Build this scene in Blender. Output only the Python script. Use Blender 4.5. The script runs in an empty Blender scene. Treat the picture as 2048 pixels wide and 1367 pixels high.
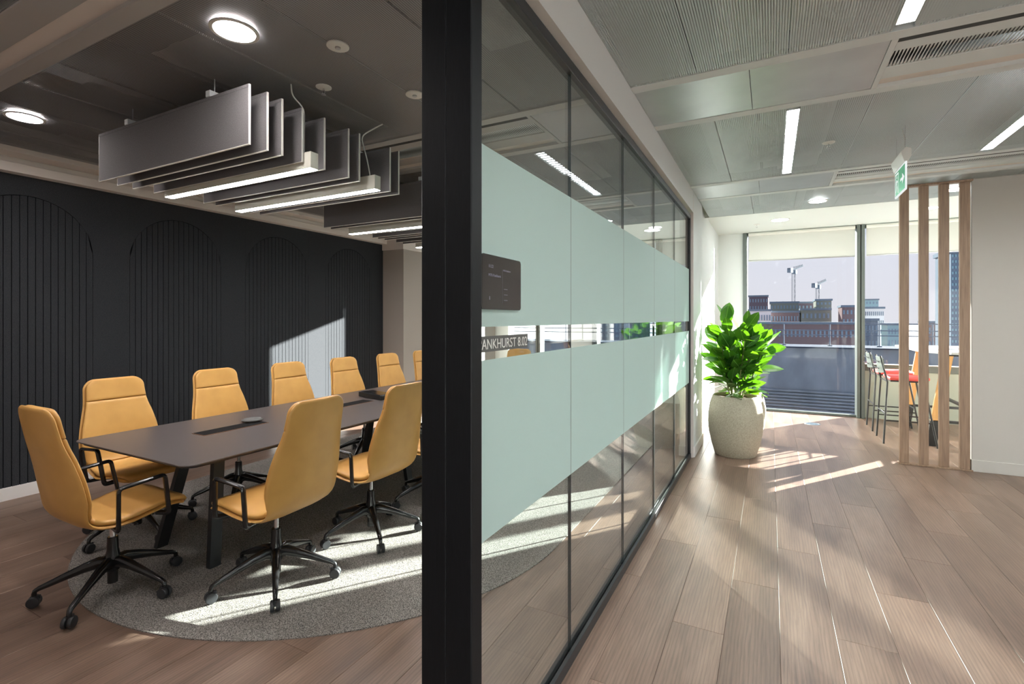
import bpy, bmesh, math, random
from mathutils import Vector, Matrix
R = math.radians
PI = math.pi
random.seed(7)
C = bpy.context.scene.collection
sc = bpy.context.scene

# ------------------------------------------------------------------ camera, sky, sun, exposure
YAW = math.atan((1541.85 - 1024) / 994.0)
cam_data = bpy.data.cameras.new('camera')
cam = bpy.data.objects.new('camera', cam_data)
C.objects.link(cam)
cam.location = (0, 0, 1.5)
cam.rotation_euler = (PI / 2, 0, YAW)
cam_data.sensor_fit = 'HORIZONTAL'
cam_data.sensor_width = 36.0
cam_data.lens = 994.0 / 2048 * 36
cam_data.shift_y = -(683.5 - 637.7) / 2048
cam_data.clip_start = 0.05
cam_data.clip_end = 2000
sc.camera = cam

SUN_AZ, SUN_SLOPE = R(36.1), 0.252
SUN_STRENGTH = 72.0
LAMP = 80.0           # emission of the corridor and room luminaires

w = bpy.data.worlds.new('sky'); sc.world = w; w.use_nodes = True
nt = w.node_tree; nt.nodes.clear()
n_out = nt.nodes.new('ShaderNodeOutputWorld'); n_bg = nt.nodes.new('ShaderNodeBackground')
n_tc = nt.nodes.new('ShaderNodeTexCoord'); n_sep = nt.nodes.new('ShaderNodeSeparateXYZ')
n_r = nt.nodes.new('ShaderNodeValToRGB')
nt.links.new(n_tc.outputs['Generated'], n_sep.inputs[0])
nt.links.new(n_sep.outputs[2], n_r.inputs[0])
nt.links.new(n_r.outputs[0], n_bg.inputs[0]); nt.links.new(n_bg.outputs[0], n_out.inputs[0])
e = n_r.color_ramp.elements
e[0].position = 0.0; e[0].color = (0.86, 0.82, 0.87, 1)
e[1].position = 1.0; e[1].color = (0.30, 0.47, 0.85, 1)
x = e.new(0.10); x.color = (0.84, 0.82, 0.90, 1)
x = e.new(0.35); x.color = (0.60, 0.72, 0.96, 1)
n_bg.inputs[1].default_value = 1.0

sun_d = bpy.data.lights.new('sun', 'SUN'); sun = bpy.data.objects.new('sun', sun_d); C.objects.link(sun)
sd = Vector((math.sin(SUN_AZ), math.cos(SUN_AZ), SUN_SLOPE)).normalized()
sun.rotation_euler = sd.to_track_quat('Z', 'Y').to_euler()
sun_d.energy = SUN_STRENGTH; sun_d.angle = R(0.5); sun_d.color = (1.0, 0.95, 0.86)
# added mirrored sun through the room windows, standing in for the partition's sun reflection
gl_d = bpy.data.lights.new('added_mirror_sun', 'SUN'); mirror_sun = bpy.data.objects.new('added_mirror_sun', gl_d); C.objects.link(mirror_sun)
mirror_sun.rotation_euler = Vector((-math.sin(SUN_AZ), math.cos(SUN_AZ), SUN_SLOPE)).normalized().to_track_quat('Z', 'Y').to_euler()
gl_d.energy = 13.0; gl_d.angle = R(1.1); gl_d.color = (1.0, 0.97, 0.84)

sc.view_settings.view_transform = 'Standard'
sc.view_settings.look = 'None'
sc.view_settings.gamma = 1.0
sc.view_settings.use_curve_mapping = False
sc.view_settings.exposure = 0.0
cy = sc.cycles
cy.use_denoising = True
try: cy.denoiser = 'OPENIMAGEDENOISE'
except Exception: pass
cy.max_bounces = 8; cy.diffuse_bounces = 4; cy.glossy_bounces = 5; cy.transmission_bounces = 6
cy.transparent_max_bounces = 24
cy.caustics_reflective = False; cy.caustics_refractive = False
cy.sample_clamp_indirect = 5.0
cy.blur_glossy = 0.6
try: cy.use_light_tree = True
except Exception: pass

# ------------------------------------------------------------------ helpers
class MB:
    def __init__(s): s.v = []; s.f = []
    def box(s, x0, x1, y0, y1, z0, z1, M=None):
        p = [(x0, y0, z0), (x1, y0, z0), (x1, y1, z0), (x0, y1, z0), (x0, y0, z1), (x1, y0, z1), (x1, y1, z1), (x0, y1, z1)]
        n = len(s.v)
        s.v += [tuple(M @ Vector(q)) for q in p] if M else p
        s.f += [tuple(n + i for i in q) for q in ((0, 3, 2, 1), (4, 5, 6, 7), (0, 1, 5, 4), (1, 2, 6, 5), (2, 3, 7, 6), (3, 0, 4, 7))]
        return s
    def cbox(s, x0, x1, y0, y1, z0, z1, b=.003, M=None):     # box with chamfered edges
        n = len(s.v)
        bm = bmesh.new()
        bmesh.ops.create_cube(bm, size=1)
        for v in bm.verts:
            v.co = Vector(((x0 + x1) / 2 + v.co.x * (x1 - x0), (y0 + y1) / 2 + v.co.y * (y1 - y0), (z0 + z1) / 2 + v.co.z * (z1 - z0)))
        bmesh.ops.bevel(bm, geom=bm.edges[:], offset=b, segments=1, affect='EDGES', profile=.5)
        bm.verts.ensure_lookup_table()
        s.v += [tuple(M @ v.co) if M else tuple(v.co) for v in bm.verts]
        s.f += [tuple(n + v.index for v in f.verts) for f in bm.faces]
        bm.free()
        return s
    def rings(s, rings, cap=True, closed=False):
        n = len(s.v); k = len(rings[0])
        for r in rings: s.v += [tuple(p) for p in r]
        m = len(rings)
        for i in range(m if closed else m - 1):
            j = (i + 1) % m
            for a in range(k):
                b = (a + 1) % k
                s.f.append((n + i * k + a, n + i * k + b, n + j * k + b, n + j * k + a))
        if cap and not closed:
            s.f.append(tuple(n + a for a in reversed(range(k))))
            s.f.append(tuple(n + (m - 1) * k + a for a in range(k)))
        return s
    def tube(s, pts, r, k=8, flat=1.0, cap=True):
        pts = [Vector(p) for p in pts]
        rr = r if isinstance(r, (list, tuple)) else [r] * len(pts)
        T = []
        for i in range(len(pts)):
            a = pts[max(i - 1, 0)]; b = pts[min(i + 1, len(pts) - 1)]
            T.append((b - a).normalized())
        up = Vector((0, 0, 1)) if abs(T[0].z) < .9 else Vector((1, 0, 0))
        N = (up - T[0] * up.dot(T[0])).normalized()
        rings = []
        for i, p in enumerate(pts):
            N = (N - T[i] * N.dot(T[i])).normalized(); B = T[i].cross(N)
            rings.append([p + (N * math.cos(2 * PI * a / k) + B * (flat * math.sin(2 * PI * a / k))) * rr[i] for a in range(k)])
        return s.rings(rings, cap)
    def lathe(s, prof, k=24, c=(0, 0, 0), M=None, closed=False):
        rings = []
        for (r, z) in prof:
            ring = [Vector((c[0] + r * math.cos(2 * PI * a / k), c[1] + r * math.sin(2 * PI * a / k), c[2] + z)) for a in range(k)]
            rings.append([M @ q for q in ring] if M else ring)
        return s.rings(rings, not closed, closed)
    def prism(s, poly, z0, z1, M=None):        # polygon in xy extruded in z
        n = len(s.v); k = len(poly)
        P_ = [Vector((p[0], p[1], z0)) for p in poly] + [Vector((p[0], p[1], z1)) for p in poly]
        s.v += [tuple(M @ q) if M else tuple(q) for q in P_]
        s.f.append(tuple(n + i for i in reversed(range(k)))); s.f.append(tuple(n + k + i for i in range(k)))
        for i in range(k):
            j = (i + 1) % k
            s.f.append((n + i, n + j, n + k + j, n + k + i))
        return s
    def mesh(s, name, m, smooth=None):
        me = bpy.data.meshes.new(name)
        me.from_pydata(s.v, [], s.f)
        if m: me.materials.append(m)
        bm = bmesh.new(); bm.from_mesh(me)
        bmesh.ops.recalc_face_normals(bm, faces=bm.faces[:]); bm.to_mesh(me); bm.free()
        if smooth:
            me.polygons.foreach_set('use_smooth', [True] * len(me.polygons))
            me.set_sharp_from_angle(angle=R(smooth))
        me.update()
        return me
    def build(s, name, m, parent=None, smooth=None, loc=None, rot=None, **kw):
        o = bpy.data.objects.new(name, s.mesh(name, m, smooth))
        C.objects.link(o)
        if parent is not None: o.parent = parent
        if loc: o.location = loc
        if rot: o.rotation_euler = rot
        for k_, v_ in kw.items(): o[k_] = v_
        return o

def part(name, me, parent, loc=(0, 0, 0), rot=(0, 0, 0), scale=(1, 1, 1), **kw):
    o = bpy.data.objects.new(name, me); C.objects.link(o)
    o.parent = parent; o.location = loc; o.rotation_euler = rot; o.scale = scale
    for k_, v_ in kw.items(): o[k_] = v_
    return o

def thing(name, label, cat, loc=(0, 0, 0), rz=0, group=None):
    o = bpy.data.objects.new(name, None); C.objects.link(o)
    o.empty_display_size = .05
    o.location = loc; o.rotation_euler = (0, 0, rz)
    o['label'] = label; o['category'] = cat
    if group: o['group'] = group
    return o

def setting(name, label=None, cat=None):
    o = bpy.data.objects.new(name, None); C.objects.link(o); o['kind'] = 'structure'
    if label: o['label'] = label
    if cat: o['category'] = cat
    return o

def tag(o, label, cat, group=None, kind=None):
    o['label'] = label; o['category'] = cat
    if group: o['group'] = group
    if kind: o['kind'] = kind
    return o

def dup(o, loc, rz, label, parent=None):
    kids = {}
    allo = [q for q in C.objects if q.parent is not None]
    for q in allo: kids.setdefault(q.parent.name, []).append(q)
    def rec(a, par):
        b = a.copy(); C.objects.link(b)
        if par is not None: b.parent = par
        for q in kids.get(a.name, []): rec(q, b)
        return b
    b = rec(o, None)
    b.location = loc; b.rotation_euler = (0, 0, rz); b['label'] = label
    return b

def rounded(pts, r=.02, n=4):
    """a polyline with its corners rounded"""
    pts = [Vector(p) for p in pts]; out = [pts[0]]
    for i in range(1, len(pts) - 1):
        a, b, c = pts[i - 1], pts[i], pts[i + 1]
        u = (a - b); v = (c - b)
        d = min(r, u.length * .45, v.length * .45)
        p, q = b + u.normalized() * d, b + v.normalized() * d
        for k in range(n + 1):
            t = k / n
            out.append(p * (1 - t) ** 2 + b * 2 * t * (1 - t) + q * t * t)
    out.append(pts[-1]); return out

# ------------------------------------------------------------------ materials
MATS = {}
def mat(name, col=(.5, .5, .5), rough=.5, metal=0., spec=.5, **kw):
    m = bpy.data.materials.new(name); m.use_nodes = True
    b = m.node_tree.nodes['Principled BSDF']
    b.inputs['Base Color'].default_value = (*col, 1); b.inputs['Roughness'].default_value = rough
    b.inputs['Metallic'].default_value = metal; b.inputs['Specular IOR Level'].default_value = spec
    for k, v in kw.items():
        b.inputs[k].default_value = v
    MATS[name] = m
    return m
def NT(m): return m.node_tree.nodes, m.node_tree.links
def noisy(m, c1, c2, scale=40, stretch=(1, 1, 1), bump=0., detail=4, coord='Object', lo=.35, hi=.65, bdist=.002):
    n, l = NT(m); b = n['Principled BSDF']
    tc = n.new('ShaderNodeTexCoord'); mp = n.new('ShaderNodeMapping'); mp.inputs['Scale'].default_value = stretch
    no = n.new('ShaderNodeTexNoise'); no.inputs['Scale'].default_value = scale; no.inputs['Detail'].default_value = detail
    cr = n.new('ShaderNodeValToRGB')
    cr.color_ramp.elements[0].position = lo; cr.color_ramp.elements[1].position = hi
    cr.color_ramp.elements[0].color = (*c1, 1); cr.color_ramp.elements[1].color = (*c2, 1)
    l.new(tc.outputs[coord], mp.inputs[0]); l.new(mp.outputs[0], no.inputs[0]); l.new(no.outputs[0], cr.inputs[0]); l.new(cr.outputs[0], b.inputs['Base Color'])
    if bump:
        bp = n.new('ShaderNodeBump'); bp.inputs['Strength'].default_value = bump; bp.inputs['Distance'].default_value = bdist
        l.new(no.outputs[0], bp.inputs['Height']); l.new(bp.outputs[0], b.inputs['Normal'])
    return m
def emit(name, col, s):
    m = bpy.data.materials.new(name); m.use_nodes = True; n, l = NT(m); n.clear()
    o = n.new('ShaderNodeOutputMaterial'); e_ = n.new('ShaderNodeEmission')
    e_.inputs[0].default_value = (*col, 1); e_.inputs[1].default_value = s; l.new(e_.outputs[0], o.inputs[0]); return m

def planks_mat():
    m = mat('oak_vinyl', (.3, .2, .14), .38); n, l = NT(m); b = n['Principled BSDF']
    oi = n.new('ShaderNodeObjectInfo'); geo = n.new('ShaderNodeNewGeometry')
    add = n.new('ShaderNodeVectorMath'); add.operation = 'ADD'
    mul = n.new('ShaderNodeVectorMath'); mul.operation = 'SCALE'; mul.inputs[3].default_value = 37
    comb = n.new('ShaderNodeCombineXYZ'); l.new(oi.outputs['Random'], comb.inputs[0]); l.new(oi.outputs['Random'], comb.inputs[1])
    l.new(comb.outputs[0], mul.inputs[0]); l.new(geo.outputs['Position'], add.inputs[0]); l.new(mul.outputs[0], add.inputs[1])
    def tex(sc_, scale, det, rough=.6, dist=0.):
        mp = n.new('ShaderNodeMapping'); mp.inputs['Scale'].default_value = sc_
        t = n.new('ShaderNodeTexNoise'); t.inputs['Scale'].default_value = scale; t.inputs['Detail'].default_value = det
        t.inputs['Roughness'].default_value = rough; t.inputs['Distortion'].default_value = dist
        l.new(add.outputs[0], mp.inputs[0]); l.new(mp.outputs[0], t.inputs[0]); return t
    big = tex((3.2, .55, 1), 1.6, 3, .5, .6)
    fine = tex((22, .9, 1), 5, 6, .65, .3)
    cr = n.new('ShaderNodeValToRGB'); E_ = cr.color_ramp.elements
    E_[0].position = .28; E_[0].color = (.142, .082, .055, 1)
    E_[1].position = .74; E_[1].color = (.285, .183, .130, 1)
    q = E_.new(.5); q.color = (.218, .131, .089, 1)
    l.new(big.outputs[0], cr.inputs[0])
    mx = n.new('ShaderNodeMix'); mx.data_type = 'RGBA'; mx.blend_type = 'MULTIPLY'; mx.inputs[0].default_value = .8
    cf = n.new('ShaderNodeValToRGB'); cf.color_ramp.elements[0].position = .3; cf.color_ramp.elements[0].color = (.66, .65, .66, 1)
    cf.color_ramp.elements[1].position = .62; cf.color_ramp.elements[1].color = (1.06, 1.05, 1.03, 1)
    l.new(fine.outputs[0], cf.inputs[0]); l.new(cr.outputs[0], mx.inputs[6]); l.new(cf.outputs[0], mx.inputs[7])
    wm = n.new('ShaderNodeMapping'); wm.inputs['Scale'].default_value = (9, .8, 1); l.new(add.outputs[0], wm.inputs[0])
    wv = n.new('ShaderNodeTexWave'); wv.wave_type = 'BANDS'; wv.bands_direction = 'X'; wv.inputs['Scale'].default_value = 2.2
    wv.inputs['Distortion'].default_value = 7; wv.inputs['Detail'].default_value = 3; wv.inputs['Detail Scale'].default_value = 1.1
    l.new(wm.outputs[0], wv.inputs[0])
    wc_ = n.new('ShaderNodeValToRGB'); wc_.color_ramp.elements[0].color = (.80, .79, .79, 1); wc_.color_ramp.elements[1].color = (1.08, 1.07, 1.06, 1)
    wc_.color_ramp.elements[1].position = .6
    l.new(wv.outputs[0], wc_.inputs[0])
    m2 = n.new('ShaderNodeMix'); m2.data_type = 'RGBA'; m2.blend_type = 'MULTIPLY'; m2.inputs[0].default_value = .75
    l.new(mx.outputs[2], m2.inputs[6]); l.new(wc_.outputs[0], m2.inputs[7])
    hv = n.new('ShaderNodeHueSaturation'); mr = n.new('ShaderNodeMapRange')
    mr.inputs[3].default_value = .87; mr.inputs[4].default_value = 1.13
    l.new(oi.outputs['Random'], mr.inputs[0]); l.new(mr.outputs[0], hv.inputs['Value']); l.new(m2.outputs[2], hv.inputs['Color'])
    hv.inputs['Saturation'].default_value = .86
    l.new(hv.outputs[0], b.inputs['Base Color'])
    r2 = n.new('ShaderNodeMapRange'); r2.inputs[3].default_value = .30; r2.inputs[4].default_value = .44
    l.new(fine.outputs[0], r2.inputs[0]); l.new(r2.outputs[0], b.inputs['Roughness'])
    bp = n.new('ShaderNodeBump'); bp.inputs['Strength'].default_value = .10; bp.inputs['Distance'].default_value = .001
    l.new(fine.outputs[0], bp.inputs['Height']); l.new(bp.outputs[0], b.inputs['Normal'])
    return m
M_plank = planks_mat()
M_joint = mat('floor_joint', (.10, .07, .05), .8)

def wood_mat(name, c1, c2, axis='z', rough=.5):
    st = {'z': (14, 14, .9), 'y': (14, .9, 14), 'x': (.9, 14, 14)}[axis]
    return noisy(mat(name, c1, rough), c1, c2, 4, st, .15, 6, lo=.3, hi=.7)
M_slat = wood_mat('oak_slat', (.19, .112, .070), (.31, .20, .13))
M_oak = wood_mat('golden_oak', (.50, .27, .09), (.66, .38, .15))
M_white = mat('white_paint', (.79, .83, .83), .6, spec=.3)
M_wallw = mat('warm_white_paint', (.76, .71, .67), .65, spec=.3)
M_wall_shade = mat('shaded_white_paint', (.56, .53, .49), .6, spec=.3)  # white wall, the shade on its front put into the colour
M_beige = mat('taupe_paint', (.40, .365, .33), .7, spec=.2)
M_skirt = mat('skirting_white', (.78, .77, .75), .45)
M_felt = noisy(mat('charcoal_felt', (.03, .033, .037), .95, spec=.1), (.020, .022, .026), (.052, .056, .062), 260, bump=.6, detail=3)
M_groove = mat('felt_groove', (.006, .006, .008), .95, spec=.05)
M_black = mat('black_powder_coat', (.012, .013, .015), .38)
M_blackp = noisy(mat('black_post', (.008, .009, .011), .5, spec=.18), (.003, .0035, .0045), (.006, .007, .009), 30, (30, 30, .6))
M_gloss = mat('gloss_black', (.011, .011, .012), .2)
M_rubber = mat('castor_rubber', (.02, .021, .024), .45)
M_chrome = mat('chrome', (.75, .75, .76), .15, 1.)
M_steel = mat('brushed_steel', (.55, .57, .58), .35, 1.)
M_table = mat('dark_laminate', (.085, .072, .072), .36)
M_leather = noisy(mat('tan_leather', (.62, .30, .07), .40), (.58, .315, .085), (.64, .355, .10), 7, bump=.05, detail=2, bdist=.004)
M_frame = mat('ceiling_frame', (.68, .725, .735), .5, .1)
M_frame_shade = mat('ceiling_frame_shaded', (.46, .455, .45), .5, .1)  # same frame as the corridor, the room's dimness mixed into the colour
M_plain_shade = mat('ceiling_plain_shaded', (.33, .33, .33), .42, .4)  # corridor panel again, darkened in colour for the dim room
M_plainp = noisy(mat('ceiling_plain', (.5, .5, .5), .36, .45), (.47, .51, .53), (.54, .585, .60), 3, (1, 1, 1))
M_soffit = mat('soffit_white', (.74, .79, .77), .6)
M_slot = mat('slot_dark', (.03, .03, .03), .8)
M_plen = mat('plenum_dark', (.085, .085, .085), .9)
M_foil = noisy(mat('foil_insulation', (.6, .6, .6), .3, .5), (.15, .15, .15), (.95, .95, .95), 3, (1.2, .35, 1), .9, 7, bdist=.03)
M_sage = mat('sage_panel', (.33, .37, .32), .5)
M_fr = mat('window_frame_grey', (.085, .10, .095), .45, .2)
M_baf = noisy(mat('grey_felt_baffle', (.27, .255, .26), .95, spec=.1), (.115, .11, .113), (.15, .143, .147), 200, bump=.3)
M_trimw = mat('baffle_edge', (.72, .72, .66), .5)
M_lampb = mat('lamp_body', (.66, .66, .58), .45)
M_lamp = emit('lamp_diffuser', (1.0, .955, .93), LAMP)
M_down = emit('downlight_diffuser', (1.0, .93, .90), LAMP * 1.9)
M_lampc = emit('lamp_diffuser_cool', (0.96, 1.0, 1.0), LAMP)
M_louvre = mat('lamp_louvre', (.75, .75, .75), .3, .6)
M_pot = noisy(mat('cast_stone', (.50, .45, .35), .75, spec=.3), (.33, .30, .225), (.45, .41, .32), 90, bump=.25, detail=5)
M_soil = noisy(mat('bark_mulch', (.08, .05, .03), .95), (.04, .025, .015), (.20, .11, .06), 35, bump=1, bdist=.01)
M_stem = mat('plant_stem', (.16, .17, .06), .7)
M_red = mat('red_seat', (.62, .075, .065), .5)
M_greybk = mat('grey_green_back', (.16, .18, .17), .35)
M_ttop = mat('pale_table_top', (.72, .74, .76), .3)
M_green = mat('exit_green', (.02, .36, .17), .4)
M_signw = emit('exit_white', (.93, .97, .97), .95)
M_plate = mat('sign_plate', (.075, .075, .072), .5)
M_text = mat('sign_text', (.72, .72, .68), .5)
M_screen = mat('tablet_glass', (.022, .018, .018), .12)
M_stext = emit('screen_text', (.55, .53, .62), .30)
M_plastic = mat('white_plastic', (.78, .78, .74), .4)
M_brick = mat('far_brick', (.15, .115, .14), .9, spec=.03)  # town colours: distance haze mixed in, so muted and bluish
M_brick2 = mat('far_clay', (.20, .145, .15), .9, spec=.03)
M_fgreen = mat('far_green_cladding', (.21, .225, .20), .85, spec=.03)
M_fgrey = mat('far_grey_roof', (.16, .20, .25), .8, spec=.03)
M_fteal = mat('far_teal', (.26, .40, .44), .7, spec=.03)
M_fwin = mat('far_window', (.20, .27, .34), .8, spec=.1)
M_fwhite = mat('far_white', (.72, .70, .70), .7, spec=.03)
M_para = noisy(mat('zinc_parapet', (.11, .14, .19), .6), (.10, .125, .165), (.155, .185, .235), 1.2, (1, 1, .6))
M_deck = mat('roof_deck', (.030, .042, .068), .95, spec=.02)
M_rail = mat('galvanised_rail', (.16, .19, .24), .9, spec=.05)
M_crane = mat('crane_steel', (.05, .075, .10), .95, spec=.03)
M_town = noisy(mat('town_ground', (.2, .19, .18), .9), (.15, .14, .15), (.30, .28, .27), .06)

def leaf_mat():
    m = mat('rubber_plant_leaf', (.05, .2, .02), .28); n, l = NT(m); b = n['Principled BSDF']
    oi = n.new('ShaderNodeObjectInfo'); cr = n.new('ShaderNodeValToRGB')
    cr.color_ramp.elements[0].color = (.014, .060, .010, 1); cr.color_ramp.elements[1].color = (.042, .150, .016, 1)
    l.new(oi.outputs['Random'], cr.inputs[0])
    tc = n.new('ShaderNodeTexCoord'); sp = n.new('ShaderNodeSeparateXYZ'); l.new(tc.outputs['Object'], sp.inputs[0])
    ab = n.new('ShaderNodeMath'); ab.operation = 'ABSOLUTE'; l.new(sp.outputs[0], ab.inputs[0])
    lt = n.new('ShaderNodeMath'); lt.operation = 'LESS_THAN'; lt.inputs[1].default_value = .0022; l.new(ab.outputs[0], lt.inputs[0])
    mx = n.new('ShaderNodeMix'); mx.data_type = 'RGBA'; mx.inputs[7].default_value = (.22, .42, .10, 1)
    l.new(lt.outputs[0], mx.inputs[0]); l.new(cr.outputs[0], mx.inputs[6]); l.new(mx.outputs[2], b.inputs['Base Color'])
    tr = n.new('ShaderNodeBsdfTranslucent'); tr.inputs[0].default_value = (.20, .55, .012, 1)
    ms = n.new('ShaderNodeMixShader'); ms.inputs[0].default_value = .15
    o = n['Material Output']; l.new(b.outputs[0], ms.inputs[1]); l.new(tr.outputs[0], ms.inputs[2]); l.new(ms.outputs[0], o.inputs[0])
    return m
M_leaf = leaf_mat()

def glass_mat(name, tint, ior=1.5, gain=1.0):
    m = bpy.data.materials.new(name); m.use_nodes = True; n, l = NT(m); n.clear()
    o = n.new('ShaderNodeOutputMaterial'); t = n.new('ShaderNodeBsdfTransparent'); t.inputs[0].default_value = (*tint, 1)
    g = n.new('ShaderNodeBsdfGlossy'); g.inputs['Roughness'].default_value = 0.0
    lw = n.new('ShaderNodeLayerWeight'); lw.inputs[0].default_value = .5      # Facing = 1 - |cos|
    pw = n.new('ShaderNodeMath'); pw.operation = 'POWER'; pw.inputs[1].default_value = 5; l.new(lw.outputs['Facing'], pw.inputs[0])
    f0 = ((ior - 1) / (ior + 1)) ** 2
    mu = n.new('ShaderNodeMath'); mu.operation = 'MULTIPLY_ADD'; mu.use_clamp = True
    mu.inputs[1].default_value = (1 - f0) * gain; mu.inputs[2].default_value = f0 * gain
    l.new(pw.outputs[0], mu.inputs[0])
    ms = n.new('ShaderNodeMixShader'); l.new(mu.outputs[0], ms.inputs[0]); l.new(t.outputs[0], ms.inputs[1]); l.new(g.outputs[0], ms.inputs[2])
    l.new(ms.outputs[0], o.inputs[0]); return m
M_glass = glass_mat('partition_glass', (.93, .97, .965), 1.52, .85)
M_wglass = glass_mat('window_glass', (.95, .975, .985), 1.45, .6)
M_edge = mat('glass_joint', (.02, .03, .035), .4)

def film_mat():
    m = bpy.data.materials.new('frosted_film'); m.use_nodes = True; n, l = NT(m); n.clear()
    o = n.new('ShaderNodeOutputMaterial'); d = n.new('ShaderNodeBsdfDiffuse'); d.inputs[0].default_value = (.69, .825, .80, 1)
    t = n.new('ShaderNodeBsdfTranslucent'); t.inputs[0].default_value = (.72, .86, .83, 1)
    ms = n.new('ShaderNodeMixShader'); ms.inputs[0].default_value = .5
    l.new(d.outputs[0], ms.inputs[1]); l.new(t.outputs[0], ms.inputs[2]); l.new(ms.outputs[0], o.inputs[0]); return m
M_film = film_mat()
def blind_mat():
    m = bpy.data.materials.new('blind_fabric'); m.use_nodes = True; n, l = NT(m); n.clear()
    o = n.new('ShaderNodeOutputMaterial'); d = n.new('ShaderNodeBsdfDiffuse'); d.inputs[0].default_value = (.62, .63, .60, 1)
    t = n.new('ShaderNodeBsdfTranslucent'); t.inputs[0].default_value = (.62, .62, .58, 1)
    ms = n.new('ShaderNodeMixShader'); ms.inputs[0].default_value = .055
    l.new(d.outputs[0], ms.inputs[1]); l.new(t.outputs[0], ms.inputs[2]); l.new(ms.outputs[0], o.inputs[0]); return m
M_blind = blind_mat()

def mesh_mat(name, px, py, hole, col):
    """expanded-metal ceiling sheet: real holes (transparent) through a grey metal"""
    m = mat(name, col, .45, .35); n, l = NT(m); b = n['Principled BSDF']
    g = n.new('ShaderNodeNewGeometry'); sp = n.new('ShaderNodeSeparateXYZ'); l.new(g.outputs['Position'], sp.inputs[0])
    def sn(i, p):
        a = n.new('ShaderNodeMath'); a.operation = 'MULTIPLY'; a.inputs[1].default_value = 2 * PI / p; l.new(sp.outputs[i], a.inputs[0])
        s_ = n.new('ShaderNodeMath'); s_.operation = 'COSINE'; l.new(a.outputs[0], s_.inputs[0]); return s_
    mu = n.new('ShaderNodeMath'); mu.operation = 'ADD'
    l.new(sn(0, px).outputs[0], mu.inputs[0]); l.new(sn(1, py).outputs[0], mu.inputs[1])
    gt = n.new('ShaderNodeMath'); gt.operation = 'GREATER_THAN'; gt.inputs[1].default_value = hole; l.new(mu.outputs[0], gt.inputs[0])
    tr = n.new('ShaderNodeBsdfTransparent'); ms = n.new('ShaderNodeMixShader'); o = n['Material Output']
    l.new(gt.outputs[0], ms.inputs[0]); l.new(b.outputs[0], ms.inputs[1]); l.new(tr.outputs[0], ms.inputs[2]); l.new(ms.outputs[0], o.inputs[0])
    return m
M_mesh_shade = mesh_mat('perforated_metal_shaded', .0115, .0085, .05, (.34, .34, .345))  # same sheet as the corridor's, room shade put into its colour
M_mesh = mesh_mat('perforated_metal', .0115, .0085, .22, (.60, .665, .68))
M_grille = mesh_mat('beam_grille', .016, .30, .15, (.66, .70, .70))

def rug_mat():
    m = mat('tufted_carpet', (.2, .2, .2), .97, spec=.08); n, l = NT(m); b = n['Principled BSDF']
    g = n.new('ShaderNodeTexCoord')
    a = n.new('ShaderNodeTexNoise'); a.inputs['Scale'].default_value = 210; a.inputs['Detail'].default_value = 3
    mp = n.new('ShaderNodeMapping'); mp.inputs['Scale'].default_value = (1.6, .8, 1)
    l.new(g.outputs['Object'], mp.inputs[0]); l.new(mp.outputs[0], a.inputs[0])
    cr = n.new('ShaderNodeValToRGB'); cr.color_ramp.elements[0].position = .38; cr.color_ramp.elements[1].position = .62
    cr.color_ramp.elements[0].color = (.055, .052, .050, 1); cr.color_ramp.elements[1].color = (.42, .39, .36, 1)
    l.new(a.outputs[0], cr.inputs[0]); l.new(cr.outputs[0], b.inputs['Base Color'])
    bp = n.new('ShaderNodeBump'); bp.inputs['Strength'].default_value = .7; bp.inputs['Distance'].default_value = .004
    l.new(a.outputs[0], bp.inputs['Height']); l.new(bp.outputs[0], b.inputs['Normal']); return m
M_rug = rug_mat()

# ------------------------------------------------------------------ dimensions
XL = -5.615            # felt wall
XG = -0.79             # glass partition plane
XW = -0.745            # painted wall face beside the partition
YF = 9.187             # facade
ZC = 2.88              # ceiling
ZS = 2.93              # soffit at the windows
ZP = 2.629             # top of glazing
XR, YB, YRB = 7.0, -4.0, -0.9

def wbox(name, x0, x1, y0, y1, z0, z1, m, **kw):
    o = MB().box(x0, x1, y0, y1, z0, z1).build(name, m); o['kind'] = 'structure'
    for k, v in kw.items(): o[k] = v
    return o

# ------------------------------------------------------------------ floor of planks
S_, C_ = math.sin(YAW), math.cos(YAW)
def fwd(x, y): return -S_ * x + C_ * y
def side(x, y): return C_ * x + S_ * y
def in_view(x, y, m=.5):
    f = fwd(x, y)
    return f > .9 and abs(side(x, y)) < 1.03 * f + m and 1.5 * 994 / f < 760 + 300 * m
def in_rug(x, y, pad=0.):
    r = 1.77 - pad; cx = -3.02
    if y < 3.03: return (x - cx) ** 2 + (y - 3.03) ** 2 < r * r
    if y > 6.0: return (x - cx) ** 2 + (y - 6.0) ** 2 < r * r
    return abs(x - cx) < r
floor = MB().box(XL - .2, XR + .2, YB - .2, YF + .25, -.2, -.004).build('floor', M_joint)
floor['kind'] = 'structure'
PW, PL = .2355, 1.49
full = MB().cbox(-PW / 2 + .0006, PW / 2 - .0006, -PL / 2 + .0006, PL / 2 - .0006, -.004, 0, .0012).mesh('floor_plank', M_plank)
rest = MB()
cands = []
ncol = int((XR - XL) / PW) + 1
for i in range(ncol):
    x0 = XL + i * PW; off = (i * .61803 % 1) * PL
    y = YB - off
    while y < YF:
        cx_, cyy = x0 + PW / 2, y + PL / 2
        y0c, y1c = max(y, YB), min(y + PL, YF)
        if y1c > y0c and x0 < XR:
            corners = [(x0, y0c), (x0 + PW, y0c), (x0, y1c), (x0 + PW, y1c), (cx_, (y0c + y1c) / 2)]
            under = all(in_rug(a, b, .02) for a, b in corners)
            vis = any(in_view(a, b, .1) for a, b in corners) and not under and not (cx_ > 2.6) and not (cx_ > 1.0 and fwd(cx_, cyy) < 0)
            cands.append((x0, y0c, y1c, vis, under))
        y += PL
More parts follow.
